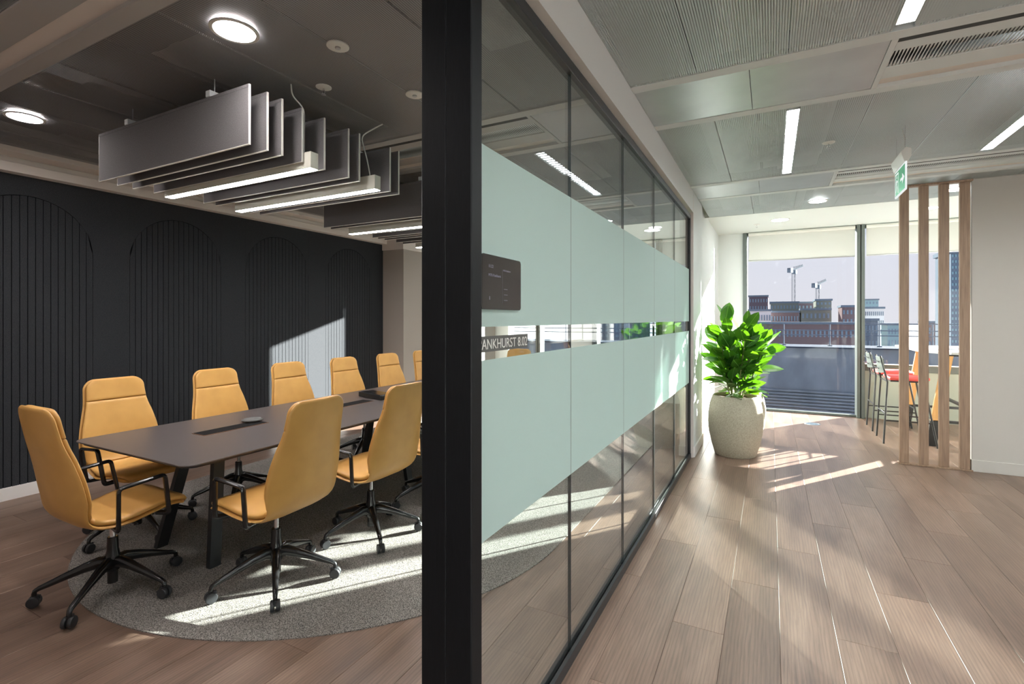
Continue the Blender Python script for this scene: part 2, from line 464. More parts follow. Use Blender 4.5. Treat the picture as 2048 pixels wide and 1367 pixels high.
k = 0
for (x0, y0c, y1c, vis, under) in sorted(cands, key=lambda c: fwd(c[0], c[1])):
    if vis and k < 290:
        k += 1
        part('floor_plank', full, floor, (x0 + PW / 2, (y0c + y1c) / 2, 0), scale=(1, (y1c - y0c) / PL, 1))
    elif not under:
        rest.box(x0 + .0006, x0 + PW - .0006, y0c + .0006, y1c - .0006, -.004, 0)
o = rest.build('floor_plank', M_plank, floor); o['kind'] = 'stuff'

# ------------------------------------------------------------------ felt wall with arched slats
wall_left = wbox('wall_left', XL - .25, XL - .012, YRB - .2, YF + .25, -.1, 3.3, M_groove)
ZTOP = 2.71
AW, AP, AR = .918, 1.2175, .459
ZSPR = 2.55 - AR
GR = .006
arches = [2.308 - AW + AP * k for k in (-2, -1, 0, 1, 2, 3)]
def slab(name, poly_yz, parent, t=.012):
    n = len(poly_yz)
    mb = MB()
    mb.v = [(XL - t, p[0], p[1]) for p in poly_yz] + [(XL, p[0], p[1]) for p in poly_yz]
    mb.f = [tuple(range(n)), tuple(n + i for i in reversed(range(n)))] + [(i, (i + 1) % n, n + (i + 1) % n, n + i) for i in range(n)]
    return mb.build(name, M_felt, parent)
for a0 in arches:
    if a0 + AW < YRB: continue
    nsl = 18; pw = AW / nsl; cyA = a0 + AW / 2
    def ztop(y): return ZSPR + math.sqrt(max(AR ** 2 - (y - cyA) ** 2, 0)) - GR
    for s in range(nsl):
        y0, y1 = a0 + s * pw + GR / 2, a0 + (s + 1) * pw - GR / 2
        top = [(y1 + (y0 - y1) * q / 3, max(ztop(y1 + (y0 - y1) * q / 3), ZSPR)) for q in range(4)]
        slab('felt_slat', [(y0, .1), (y1, .1)] + top, wall_left)
    # spandrel above the arch
    N = 20
    mb = MB()
    for q in range(N):
        ya, yb = a0 + AW * q / N, a0 + AW * (q + 1) / N
        za = ZSPR + math.sqrt(max(AR ** 2 - (ya - cyA) ** 2, 0)); zb = ZSPR + math.sqrt(max(AR ** 2 - (yb - cyA) ** 2, 0))
        n0 = len(mb.v)
        mb.v += [(XL, ya, za), (XL, yb, zb), (XL, yb, ZTOP), (XL, ya, ZTOP), (XL - .012, ya, za), (XL - .012, yb, zb)]
        mb.f += [(n0, n0 + 1, n0 + 2, n0 + 3), (n0, n0 + 4, n0 + 5, n0 + 1)]
    mb.build('felt_spandrel', M_felt, wall_left)
piers = [YRB] + [v for a0 in arches if a0 + AW > YRB for v in (a0, a0 + AW)] + [6.22]
if arches[0] < YRB < arches[0] + AW: piers = piers[2:]
for q in range(0, len(piers) - 1, 2):
    MB().box(XL - .012, XL, piers[q] + .0005, piers[q + 1] - .0005, .1, ZTOP).build('felt_panel', M_felt, wall_left)
bb = wbox('baseboard_left', XL - .01, XL + .014, YRB, 6.22, 0, .105, M_skirt)

# stepped plaster cornice over the felt wall
trim = setting('trim_1')
MB().cbox(XL - .02, XL + .10, YRB, YF, ZTOP, ZTOP + .075, .002).build('cornice_fascia', M_wallw, trim)
MB().cbox(XL - .02, XL + .05, YRB, YF, ZTOP + .075, ZTOP + .13, .002).build('cornice_recess', M_wallw, trim)
MB().cbox(XL - .02, XL + .24, YRB, YF, ZTOP + .13, ZC + .02, .002).build('cornice_soffit', M_wallw, trim)

# taupe column beyond the felt, pale band above it
col = setting('wall_far_left')
MB().box(XL - .02, -5.188, 6.22, YF + .1, 0, 2.615).build('painted_column', M_beige, col)
MB().box(XL - .02, -5.178, 6.20, YF + .1, 2.615, ZC + .02).build('column_band', M_wallw, col)
MB().cbox(XL - .02, -5.175, 6.207, YF + .1, 0, .105, .002).build('skirting', M_skirt, col)

# ------------------------------------------------------------------ other walls
wc = setting('wall_corridor')
MB().box(XG - .06, XW, .12, 5.68, ZP + .022, ZC + .1).build('bulkhead', M_white, wc)
MB().box(XG - .10, XW, 5.70, 6.46, 0, ZS + .1).build('wall_pier', M_white, wc)
MB().box(XG - .10, -.80, 6.46, YF + .1, 0, ZS + .1).build('wall_face', M_white, wc)
MB().box(XG - .06, XW, YB, .119, 0, ZC + .1).build('wall_near', M_white, wc)
sk = setting('baseboard_corridor')
MB().cbox(XG - .11, XW + .014, 5.695, 6.474, 0, .11, .003).build('skirting', M_skirt, sk)
MB().cbox(XG - .11, -.786, 6.474, YF, 0, .11, .003).build('skirting', M_skirt, sk)
MB().cbox(XW - .02, XW + .014, YB, .119, 0, .11, .003).build('skirting', M_skirt, sk)
wbox('wall_window_pier', -1.78, -.415, YF - .02, YF + .25, 0, ZS + .05, M_white)
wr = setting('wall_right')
MB().box(1.759, XR, 6.45, 6.62, 0, ZC + .1).build('wall_face', M_wall_shade, wr)
MB().cbox(1.752, XR, 6.436, 6.634, 0, .115, .003).build('skirting', M_wall_shade, wr)
wbox('wall_front', XL - .2, XG, YRB - .15, YRB, 0, 3.3, M_wallw)
wbox('wall_back', XL, XR + .2, YB - .2, YB, 0, 3.3, M_white)
we = setting('wall_east')
MB().box(XR, XR + .2, YB - .2, YF + .2, 0, .8).box(XR, XR + .2, YB - .2, YF + .2, 2.86, 3.3).build('wall_face', M_white, we)
MB().box(XR + .1, XR + .11, YB - .2, YF + .2, .8, 2.86).build('window_glass', M_wglass, we)
for i in range(9): MB().cbox(XR + .02, XR + .16, YB - .2 + i * 1.68, YB - .12 + i * 1.68, .8, 2.86, .003).build('mullion_profile', M_fr, we)

# ------------------------------------------------------------------ ceiling
ceil = MB().box(XL - .25, XR + .25, YB - .2, YF + .3, 3.25, 3.35).build('ceiling', M_plen)
ceil['kind'] = 'structure'
MB().box(XL, XR, 7.25, YF + .1, ZS, ZS + .06).build('plaster_soffit', M_soffit, ceil)
MB().box(XL, XR, 7.235, 7.25, ZC - .002, ZS + .06).build('soffit_step', M_soffit, ceil)
FR = .083
strips = [(-4.46 + .0, -3.71), (-1.985, -1.235), (.49, 1.24), (2.96, 3.72), (5.44, 6.17)]
meshes = [(-3.71, -1.985), (-1.235, .49), (1.24, 2.96), (3.72, 5.44), (6.17, 7.235)]
trench_room = (-4.62, -1.45); trench_cor = (.53, 4.9)
def panel_mesh(w_, l_, m):
    return MB().cbox(-w_ / 2, w_ / 2, -l_ / 2, l_ / 2, 0, .012, .003).mesh('ceiling_panel', m)
LW = .075
lights_cor = [(.555, (1.25, 2.90)), (1.97, (1.25, 2.90)), (.132, (3.76, 5.37)), (1.555, (3.76, 5.37)), (.555, (-1.2, .45)), (1.97, (-1.2, .45)), (3.4, (1.25, 2.9)), (3.4, (-1.2, .45)), (.132, (-3.6, -2.05)), (2.9, (3.76, 5.37)), (2.0, (-3.6, -2.05)), (4.8, (1.25, 2.9)), (6.2, (1.25, 2.9)), (4.8, (-1.2, .45)), (6.2, (-1.2, .45)), (4.4, (3.76, 5.37)), (5.9, (3.76, 5.37))]
def xs_room(): return [XL + .24, -5.0, -4.35, -3.88, -3.41, -2.92, -2.45, -1.97, -1.48, XG - .06]
pad_rng = random.Random(3)
def zone(xs, y0, y1, cuts=(), m=None):
    for a, b in zip(xs[:-1], xs[1:]):
        a2, b2 = a + .0015, b - .0015
        # cut where a linear light sits in the panel's edge
        segs = [(a2, b2)]
        for (lx0, lx1) in cuts:
            ns = []
            for (p, q) in segs:
                if lx1 <= p or lx0 >= q: ns.append((p, q)); continue
                if lx0 > p + .01: ns.append((p, lx0))
                if lx1 < q - .01: ns.append((lx1, q))
            segs = ns
        for (p, q) in segs:
            mb = MB().cbox(p, q, y0 + .0015, y1 - .0015, ZC, ZC + .010, .002)
            mb.build('mesh_panel', m or M_mesh, ceil)
def pads(x0, x1, y0, y1, n):
    for _ in range(n):
        w_ = pad_rng.uniform(.25, .45); l_ = pad_rng.uniform(.6, 1.5)
        cx = pad_rng.uniform(x0 + w_ / 2, x1 - w_ / 2); cyy = pad_rng.uniform(y0 + l_ / 2 if y1 - y0 > l_ else (y0 + y1) / 2, max(y1 - l_ / 2, (y0 + y1) / 2 + .01))
        mb = MB(); N = 6
        for i in range(N + 1):
            for j in range(N * 2 + 1):
                ed = min(i, N - i, j, 2 * N - j)
                mb.v.append((cx - w_ / 2 + w_ * i / N, cyy - l_ / 2 + l_ * j / (2 * N), ZC + (.022 if ed else .05) + pad_rng.uniform(0, .012)))
        for i in range(N):
            for j in range(2 * N):
                p = i * (2 * N + 1) + j; mb.f.append((p, p + 1, p + 2 * N + 2, p + 2 * N + 1))
        mb.build('insulation_pad', M_foil, ceil, smooth=80)
xs_c = {1.24: [XW, -.37, .08, .517, .595, 1.05, 1.52, 1.93, 2.01, 2.5, 2.98, 3.36, 3.44, 3.9, 4.4, XR],
        3.72: [XW, -.35, .094, .17, .565, 1.05, 1.517, 1.593, 2.05, 2.5, 2.86, 2.94, 3.4, 3.9, 4.4, XR],
        6.17: [XW, -.20, .25, .68, 1.15, 1.62, 2.09, 2.56, 3.0, 3.5, 4.0, XR]}
for (y0, y1) in meshes:
    if y1 > 0:
        zone(xs_room(), y0, y1, (), M_mesh_shade)
    xs = xs_c.get(y0, [XW, -.37, .094, .517, .595, 1.05, 1.52, 1.93, 2.01, 2.5, 3.36, 3.44, 4.4, XR])
    cuts = [(lx - LW / 2, lx + LW / 2) for lx, (a, b) in lights_cor if a > y0 - .1 and b < y1 + .2]
    zone(xs, y0, y1, cuts)
    if y1 > 0:
        pads(XL + .3, XG - .1, y0 + .05, y1 - .05, 6)
        pads(XW + .05, 3.2, y0 + .05, y1 - .05, 12)
def beam_strip(y0, y1, x0, x1, tr, M_frame=M_frame, M_plainp=M_plainp):
    t0, t1 = max(tr[0], x0), min(tr[1], x1)
    for yy in (y0, y1 - FR):
        MB().cbox(x0, x1, yy, yy + FR, ZC - .004, ZC + .03, .002).build('frame_bar', M_frame, ceil)
    a, b = y0 + FR, y1 - FR
    def plain(xa, xb):
        n = max(1, round((xb - xa) / .64)); st = (xb - xa) / n
        for i in range(n):
            MB().cbox(xa + i * st + .0012, xa + (i + 1) * st - .0012, a + .001, b - .001, ZC, ZC + .012, .002).build('plain_panel', M_plainp, ceil)
    if t0 - x0 > .05: plain(x0, t0)
    if x1 - t1 > .05: plain(t1, x1)
    if t1 > t0:                                  # recessed chilled beam
        zr = ZC + .012
        MB().box(t0, t1, a, a + .055, ZC + .004, ZC + .008).build('air_slot', M_slot, ceil)
        MB().cbox(t0 + .03, t1 - .03, a + .058, a + .17, zr, zr + .02, .004).build('beam_cover', M_frame, ceil)
        MB().box(t0 + .03, t1 - .03, a + .17, a + .36, zr + .006, zr + .010).build('beam_grille', M_grille, ceil)
        MB().box(t0 + .03, t1 - .03, a + .17, a + .36, zr + .06, zr + .07).build('beam_core', M_plen, ceil)
        MB().cbox(t0 + .03, t1 - .03, a + .36, b - .085, zr, zr + .02, .004).build('beam_cover', M_frame, ceil)
        MB().box(t0, t1, b - .085, b, ZC + .020, ZC + .026).build('beam_ledge', M_wallw, ceil)
        for xx in (t0, t1 - .03):
            MB().cbox(xx, xx + .03, a, b, ZC - .003, ZC + .06, .002).build('frame_bar', M_frame, ceil)
for (y0, y1) in strips:
    if y1 > YRB: beam_strip(y0, y1, XL + .24, XG - .06, trench_room, M_frame_shade, M_plain_shade)
    beam_strip(y0, y1, XW, XR, trench_cor)

# linear recessed luminaires in the corridor ceiling
def linear(lx, y0, y1, label):
    t = thing('linear_ceiling_light', label, 'light', (lx, (y0 + y1) / 2, ZC), group='linear lights in the corridor ceiling')
    h = (y1 - y0) / 2; a = LW / 2
    MB().box(-a, a, -h, h, .012, .02).build('light_diffuser', M_lampc, t)
    mb = MB()
    for s in (-1, 1): mb.box(s * a - .002, s * a + .002, -h, h, -.003, .058)
    for s in (-1, 1): mb.box(-a, a, s * h - .004, s * h + .004, -.003, .058)
    mb.build('light_trim', M_frame, t)
    lv = MB(); n = int(h * 2 / .058)
    for i in range(1, n): lv.box(-a, a, -h + i * .058 - .002, -h + i * .058 + .002, .001, .011)
    o = lv.build('louvre_blade', M_louvre, t); o['kind'] = 'stuff'
    return t
ln = ['slim recessed ceiling light cut by the photo\'s top edge, over the corridor', 'recessed linear light right of the one over the corridor centre',
      'louvred recessed linear light in the mesh ceiling before the plant', 'recessed linear light running out of the photo at the right edge, above the exit sign',
      'added unseen recessed light behind the viewer in line with the glass', 'added unseen recessed light behind the viewer over the open office']
for i, (lx, (a, b)) in enumerate(lights_cor):  # rows out of view are added to brighten corridor and office
    linear(lx, a, b, ln[i] if i < len(ln) else 'added unseen recessed light over the open office for general lighting')

def downlight(x, y, z, r, label, m=M_lamp, group='round recessed downlights'):
    z -= .004
    t = thing('round_downlight', label, 'light', (x, y, z), group=group)
    MB().lathe([(r + .012, -.003), (r + .012, .004), (r, .004), (r - .004, -.003)], 32, closed=True).build('trim_ring', M_plastic, t, smooth=30)
    MB().lathe([(r - .004, .0005), (r - .004, .002)], 32).build('light_diffuser', m, t)
    return t
downlight(-2.275, 1.495, ZC - .001, .095, 'large round downlight at the top of the meeting room ceiling, nearest the black post', M_down)
downlight(-4.525, 1.475, ZC - .001, .095, 'round downlight near the felt wall, left of the first baffle cluster', M_down)
downlight(.485, 6.80, ZC - .001, .09, 'round downlight in the mesh ceiling before the window soffit', M_lampc)
downlight(.115, 8.13, ZS, .115, 'round downlight in the white soffit above the tall window', M_lampc)
downlight(1.75, 6.85, ZC - .001, .10, 'round downlight seen between the oak slats, near their top', M_lampc)
downlight(1.80, 8.15, ZS, .10, 'small round downlight in the soffit seen between the oak slats', M_lampc)
downlight(-2.275, 0.2, ZC - .001, .095, 'round downlight behind the viewer in the meeting room', M_down)
downlight(-4.525, 0.2, ZC - .001, .095, 'round downlight behind the viewer beside the felt wall', M_down)
downlight(-1.6, 7.9, ZS, .10, 'round downlight in the soffit at the far end of the meeting room')
downlight(-3.6, 7.9, ZS, .10, 'round downlight at the far end of the meeting room over the end chair')

def sprinkler(x, y, z, label):
    t = thing('fire_sprinkler', label, 'sprinkler', (x, y, z), group='ceiling sprinklers')
    MB().lathe([(.045, 0), (.045, -.004), (.03, -.009), (.012, -.010)], 20).build('escutcheon', M_plastic, t, smooth=40)
    MB().tube([(0, 0, -.008), (0, 0, -.03)], .006).build('sprinkler_body', M_chrome, t, smooth=40)
    mb = MB()
    for s in (-1, 1): mb.tube([(0, 0, -.026), (s * .011, 0, -.034), (0, 0, -.046)], .002, 5)
    mb.build('sprinkler_frame', M_chrome, t)
    MB().lathe([(.014, -.046), (.014, -.048), (.003, -.049)], 16).build('deflector', M_steel, t)
sprinkler(-2.36, 2.105, ZC, 'white sprinkler head between the big downlight and the first baffle cluster')
sprinkler(.40, 4.59, ZC, 'sprinkler head beside the linear light in the corridor mesh ceiling')
sprinkler(-.19, 8.38, ZS, 'small sprinkler head in the white soffit beside the wall')
sprinkler(-4.55, 3.3, ZC, 'sprinkler head above the felt wall, between the two baffle clusters')
def detector(x, y, z, label):
    t = thing('ceiling_detector', label, 'detector', (x, y, z))
    MB().lathe([(.055, 0), (.055, -.006), (.048, -.010), (.02, -.010)], 24).build('detector_disc', M_plastic, t, smooth=30)
    MB().lathe([(.014, -.009), (.014, -.016), (.008, -.018)], 12).build('sensor_eye', M_steel, t)
detector(-1.94, 1.82, ZC, 'round white ceiling disc right of the big downlight')
detector(-1.94, 2.43, ZC, 'round white ceiling disc half hidden by the black post')

# ------------------------------------------------------------------ glass partition and door post
gp = thing('glass_partition', 'long frameless glass partition with two frosted bands and black rails along the corridor', 'partition', (XG, 0, 0))
joints = [1.262, 2.066, 2.951, 3.838, 4.735, 5.625]
GT = .006
for i in range(5):
    y0, y1 = joints[i] + .002, joints[i + 1] - .002
    g = MB().box(-GT, GT, y0, y1, .03, ZP - .03).build('glass_pane', M_glass, gp)
    for (z0, z1) in ((.816, 1.373), (1.476, 2.036)):
        MB().box(GT + .0004, GT + .0010, joints[i] + .002, joints[i + 1] - .002, z0, z1).build('frosted_film', M_film, g)
for i in range(1, 5):
    MB().box(-GT - .001, GT + .001, joints[i] - .0018, joints[i] + .0018, .03, ZP - .03).build('joint_seal', M_edge, gp)
MB().cbox(-.03, .02, .25, 5.66, ZP - .05, ZP, .003).build('top_rail', M_black, gp)
mb = MB().cbox(-.025, -.008, 1.28, 5.66, 0, .05, .002).cbox(.008, .025, 1.28, 5.66, 0, .05, .002).box(-.01, .01, 1.28, 5.66, 0, .03)
mb.build('bottom_track', M_black, gp)
MB().cbox(-.03, .02, 5.625, 5.675, .0, ZP, .003).build('end_jamb', M_black, gp)
MB().cbox(-.07, .021, 1.222, 1.282, 0, ZP + .02, .003).build('door_post', M_blackp, gp, label='near black post facing the corridor')
MB().cbox(-.162, -.0705, 1.224, 1.280, 0, ZP + .02, .003).build('door_post', M_blackp, gp)
MB().cbox(-.162, .012, .121, .17, 0, ZP + .02, .003).build('door_post', M_blackp, gp)
MB().cbox(-.162, .012, .17, 1.226, ZP - .05, ZP + .02, .003).build('door_head', M_blackp, gp)
jr = wbox('trim_2', XG - .04, XW, 5.675, 5.70, 0, ZP + .2, M_wallw)

def text_mesh(s, size, m, name='lettering', ext=.0004, space=1.0, xs=1.0):
    cu = bpy.data.curves.new(name, 'FONT'); cu.body = s; cu.size = size; cu.extrude = ext; cu.space_character = space
    o = bpy.data.objects.new(name, cu); C.objects.link(o)
    dg = bpy.context.evaluated_depsgraph_get()
    me = bpy.data.meshes.new_from_object(o.evaluated_get(dg))
    bpy.data.objects.remove(o)
    me.materials.clear(); me.materials.append(m)
    for v in me.vertices: v.co.x *= xs
    return me
ROTX = (PI / 2, 0, PI / 2)
sg = thing('room_sign', 'dark grey room name strip with pale lettering on the glass', 'sign', (XG + GT + .0012, 1.27, 1.398))
MB().box(0, .002, 0, .352, 0, .049).build('sign_plate', M_plate, sg)
tm = text_mesh('PANKHURST 8.02', .045, M_text)
xs_ = [v.co.x for v in tm.vertices]; wid = max(xs_) - min(xs_)
for v in tm.vertices: v.co.x = (v.co.x - min(xs_)) * (.335 / wid)
part('lettering', tm, sg, (.0027, .0095, .0085), ROTX)

tb = thing('booking_tablet', 'black room booking screen fixed to the glass above the name strip', 'screen', (XG + GT + .0012, 1.285, 1.53))
def rrect(w_, h_, r, n=5):
    out = []
    for (cx, cyy, a0) in ((w_ - r, r, -90), (w_ - r, h_ - r, 0), (r, h_ - r, 90), (r, r, 180)):
        for i in range(n + 1):
            a = R(a0 + 90 * i / n); out.append((cx + r * math.cos(a), cyy + r * math.sin(a)))
    return out
MX = Matrix(((0, 0, 1, 0), (1, 0, 0, 0), (0, 1, 0, 0), (0, 0, 0, 1)))   # xy polygon -> yz, thickness along x
MB().prism(rrect(.265, .17, .012), 0, .010, MX).build('tablet_body', M_gloss, tb)
MB().prism(rrect(.255, .16, .008), .0101, .0105, MX @ Matrix.Translation((.005, .005, 0))).build('tablet_screen', M_screen, tb)
for s, sz, yy, zz in (('11:22', .014, .04, .13), ('MTR-Pankhurst', .0125, .04, .103), ('MTR-Pankhurst', .008, .135, .125)):
    part('screen_text', text_mesh(s, sz, M_stext), tb, (.0109, yy, zz), ROTX)
mb = MB().box(.0106, .0108, .130, .1306, .02, .13)
for q in range(3): mb.box(.0106, .0108, .14, .165, .03 + q * .018, .032 + q * .018)
mb.build('screen_line', M_stext, tb)
MB().box(.0106, .0108, .045, .050, .03, .041).build('screen_icon', M_stext, tb)

# ------------------------------------------------------------------ facade
def window_bay(idx, x0, x1, sill, blind, blind_z=2.45):
    wn = setting('window_%d' % idx)
    MB().cbox(x0 + .002, x1 - .002, YF - .03, YF + .07, ZS - .045, ZS, .003).build('window_head', M_fr, wn)
    zb = 0.0
    if sill:
        MB().box(x0, x1, YF + .0, YF + .06, 0, .72).build('spandrel_panel', M_sage, wn)
        MB().cbox(x0, x1, YF - .03, YF + .07, .72, .815, .003).build('window_transom', M_fr, wn)
        MB().cbox(x0, x1, YF - .05, YF + .05, .815, .825, .002).build('window_sill', M_skirt, wn)
        zb = .825
    else:
        MB().cbox(x0, x1, YF - .02, YF + .07, 0, .03, .003).build('window_threshold', M_fr, wn); zb = .03
    MB().box(x0, x1, YF + .02, YF + .03, zb, ZS - .04).build('window_glass', M_wglass, wn)
    if blind:
        b = thing('roller_blind', blind, 'blind', ((x0 + x1) / 2, YF - .075, blind_z), group='roller blinds at the windows')
        h = (x1 - x0) / 2 - .02
        MB().box(-h, h, -.001, .001, .015, ZS - blind_z - .05).build('blind_fabric', M_blind, b)
        MB().tube([(-h, 0, .008), (h, 0, .008)], .010, 8).build('bottom_bar', M_steel, b, smooth=40)
        MB().tube([(-h, .0, ZS - blind_z - .035), (h, .0, ZS - blind_z - .035)], .028, 12).build('blind_roller', M_plastic, b, smooth=40)
    return wn
def mullion(x):
    t = setting('window_post')
    MB().cbox(x - .050, x - .006, YF - .10, YF + .12, 0, ZS, .004).build('mullion_profile', M_fr, t)
    MB().cbox(x + .006, x + .050, YF - .10, YF + .12, 0, ZS, .004).build('mullion_profile', M_fr, t)
    MB().box(x - .006, x + .006, YF - .06, YF + .1, 0, ZS).build('mullion_seal', M_slot, t)
MB().cbox(-.415, -.350, YF - .06, YF + .12, 0, ZS, .004).build('window_post', M_fr)['kind'] = 'structure'
for xm in (1.205, 2.79, 4.37, 5.95, -1.78, -2.97, -4.15): mullion(xm)
window_bay(1, -.35, 1.155, False, 'pale roller blind drawn a short way down over the tall window by the plant')
window_bay(2, 1.255, 2.74, True, 'pale roller blind behind the oak slats, right of the window post')
window_bay(3, 2.84, 3.36, True, 'pale roller blind hidden behind the right wall')
wbox('wall_sun_block_bar', 3.36, 4.32, YF - .02, YF + .25, 0, ZS + .05, M_white)  # unseen wall added to block sun through the farther slat gaps
window_bay(4, 4.42, 5.9, True, None)
window_bay(5, 6.0, XR, True, None)
window_bay(6, -2.92, -1.83, False, 'pale roller blind almost fully raised at the far end of the meeting room', 2.68)
window_bay(7, -4.10, -3.52, False, 'pale roller blind almost fully raised, middle window of the meeting room', 2.68)
window_bay(8, -4.87, -4.20, False, 'pale roller blind almost fully raised, window next to the taupe column', 2.68)
wbox('wall_sun_block_room', -3.52, -3.02, YF - .02, YF + .25, 0, ZS + .05, M_white)  # unseen pier added to keep the sun off the taupe column
wbox('wall_window', XL - .1, -4.87, YF, YF + .25, 0, 3.3, M_white)
wbox('wall_parapet', XL - .3, XR + .3, YF - .0, YF + .3, ZS + .001, 3.35, M_white)

# ------------------------------------------------------------------ oak slat screen
scr = thing('slat_screen', 'floor to ceiling screen of four oak slats at the end of the white wall', 'screen', (1.186, 6.435, 0))
MB().cbox(-.012, .578, -.012, .060, 0, .014, .002).build('base_plate', M_slat, scr)
MB().cbox(-.012, .578, -.012, .060, ZC - .02, ZC - .001, .002).build('top_plate', M_slat, scr)
for i in range(4):
    MB().cbox(i * .1605 + .000, i * .1605 + .077, 0, .048, .014, ZC - .02, .003).build('slat', M_slat, scr)

# ------------------------------------------------------------------ exit sign
ex = thing('exit_sign', 'green and white running man exit sign hung on wires from the mesh ceiling', 'sign', (.85, 4.41, 2.42))
MB().prism([(-.012, .20), (.012, .20), (.03, .235), (.03, .285), (0, .30), (-.03, .27)], 0, .34, Matrix(((1, 0, 0, 0), (0, 0, 1, 0), (0, 1, 0, 0), (0, 0, 0, 1)))).build('sign_housing', M_plastic, ex)
MB().cbox(-.005, .005, 0, .34, 0, .20, .002).build('sign_panel', M_signw, ex)
gm = MB()
def fy(u, v): return (-.0058, .34 - u, v)        # u runs to the right as seen from the front
def fpoly(mb, pts, d=.0006):
    n = len(mb.v); k_ = len(pts)
    mb.v += [(-.0052 - d, .34 - p[0], p[1]) for p in pts]; mb.f.append(tuple(range(n, n + k_)))
fpoly(gm, [(.012, .012), (.328, .012), (.328, .188), (.012, .188)], .0002)
gm.build('green_field', M_green, ex)
pm = MB()
fpoly(pm, [(.185, .09), (.245, .09), (.245, .06), (.31, .10), (.245, .14), (.245, .11), (.185, .11)])   # arrow
fpoly(pm, [(.025, .02), (.035, .02), (.035, .165), (.12, .165), (.12, .02), (.13, .02), (.13, .178), (.025, .178)])  # doorway
fpoly(pm, [(.074 + .012 * math.cos(a * PI / 6), .148 + .012 * math.sin(a * PI / 6)) for a in range(12)])
fpoly(pm, [(.06, .13), (.088, .128), (.082, .085), (.062, .085)])
fpoly(pm, [(.062, .088), (.082, .088), (.060, .058), (.040, .035), (.034, .043), (.050, .062)])
fpoly(pm, [(.066, .088), (.082, .088), (.100, .062), (.098, .030), (.088, .030), (.088, .058)])
fpoly(pm, [(.085, .127), (.108, .108), (.102, .101), (.082, .116)])
fpoly(pm, [(.064, .128), (.044, .118), (.046, .092), (.053, .093), (.053, .112), (.066, .118)])
pm.build('pictogram', M_signw, ex)
for yy in (.03, .31): MB().tube([(0, yy, .29), (0, yy, ZC - 2.42)], .0012, 5).build('hanging_wire', M_steel, ex)
MB().tube([(0, .06, .29), (.01, .08, .38), (-.005, .10, ZC - 2.42)], .003, 6).build('power_cable', M_plastic, ex, smooth=60)

# ------------------------------------------------------------------ rug
poly = []
for i in range(49): a = PI + PI * i / 48; poly.append((-3.02 + 1.77 * math.cos(a), 3.03 + 1.77 * math.sin(a)))
for i in range(49): a = PI * i / 48; poly.append((-3.02 + 1.77 * math.cos(a), 6.0 + 1.77 * math.sin(a)))
rug = MB().prism(poly, .0005, .006).build('rug', M_rug)
tag(rug, 'long round-ended grey flecked carpet under the meeting table', 'rug')

# ------------------------------------------------------------------ meeting table
tx, ty0, ty1 = -3.275, 1.487, 5.83
HW = .61; TL = ty1 - ty0
mt = thing('meeting_table', 'long dark matt meeting table with splayed black legs', 'table', (tx, ty0, .006))
ZT = .734
rr = []
for (cx, cyy, a0) in ((HW - .07, .07, -90), (HW - .07, TL - .07, 0), (-HW + .07, TL - .07, 90), (-HW + .07, .07, 180)):
    for i in range(7):
        a = R(a0 + 90 * i / 6); rr.append((cx + .07 * math.cos(a), cyy + .07 * math.sin(a)))
def inset(p, d):
    cx_, cy_ = 0, TL / 2
    return [(q[0] - math.copysign(min(d, abs(q[0])), q[0]), q[1] - math.copysign(d, q[1] - cy_)) for q in p]
mb = MB()
mb.rings([[(x_, y_, ZT - .022) for x_, y_ in inset(rr, .028)], [(x_, y_, ZT - .006) for x_, y_ in rr], [(x_, y_, ZT - .0015) for x_, y_ in rr], [(x_, y_, ZT) for x_, y_ in inset(rr, .0015)]])
mb.build('tabletop', M_table, mt)
MB().prism(inset(rr, .027), ZT - .026, ZT - .0221).build('tabletop_underside', M_black, mt)
def leg_mb(x0, y0, x1, y1):
    m_ = MB()
    a, b = .034, .019
    def ring(x_, y_, z_): return [(x_ - b, y_ - a, z_), (x_ + b, y_ - a, z_), (x_ + b, y_ + a, z_), (x_ - b, y_ + a, z_)]
    return m_.rings([ring(x0, y0, 0), ring(x1, y1, ZT - .026)])
for (yf, yt) in ((.345, .46), (TL / 2, TL / 2), (TL - .345, TL - .46)):
    for s in (-1, 1):
        leg_mb(s * .285, yf, s * .285 * .52, yt).build('leg', M_black, mt)
    MB().box(-.2, .2, yt - .03, yt + .03, ZT - .05, ZT - .026).build('leg_bracket', M_black, mt)
MB().box(-.04, .04, .4, TL - .4, ZT - .065, ZT - .03).build('cable_tray', M_black, mt)
M_pblack = mat('power_strip_black', (.008, .008, .009), .8, spec=.1)
def power(x0, y0, L, label):
    t = thing('power_module', label, 'power module', (x0, y0, .006 + ZT), group='power strips let into the meeting table')
    MB().cbox(-.07, .07, 0, L, 0, .003, .001).build('module_frame', M_chrome if False else mat('bronze_edge', (.20, .10, .05), .35, .6), t)
    MB().cbox(-.064, .064, .006, L - .006, .003, .0045, .001).build('module_lid', M_pblack, t)
    MB().box(-.062, -.058, .03, L - .03, .0046, .0056).build('brush_strip', M_rubber, t)
power(-3.335, 1.94, .47, 'flush black power strip near the head of the table')
power(-3.335, 3.03, .47, 'flush black power strip farther along the table by the black box')
pk = thing('speaker_puck', 'small round grey conference puck beside the near power strip', 'speaker', (-3.40, 2.37, .74))
MB().lathe([(.045, 0), (.045, .008), (.07, .014), (.072, .020), (.066, .024)], 32).build('puck_body', M_plate, pk, smooth=40)
MB().lathe([(.062, .0241), (.060, .0255)], 32).build('puck_grille', mat('puck_grille', (.09, .09, .09), .7), pk)
bx = thing('control_box', 'flat black box lying askew on the table before the far chairs', 'box', (-3.40, 3.68, .74), R(-14))
MB().cbox(-.19, .19, -.085, .085, 0, .045, .006).build('box_body', M_black, bx)
MB().cbox(-.17, .17, -.07, .07, .045, .047, .001).build('box_lid', M_gloss, bx)

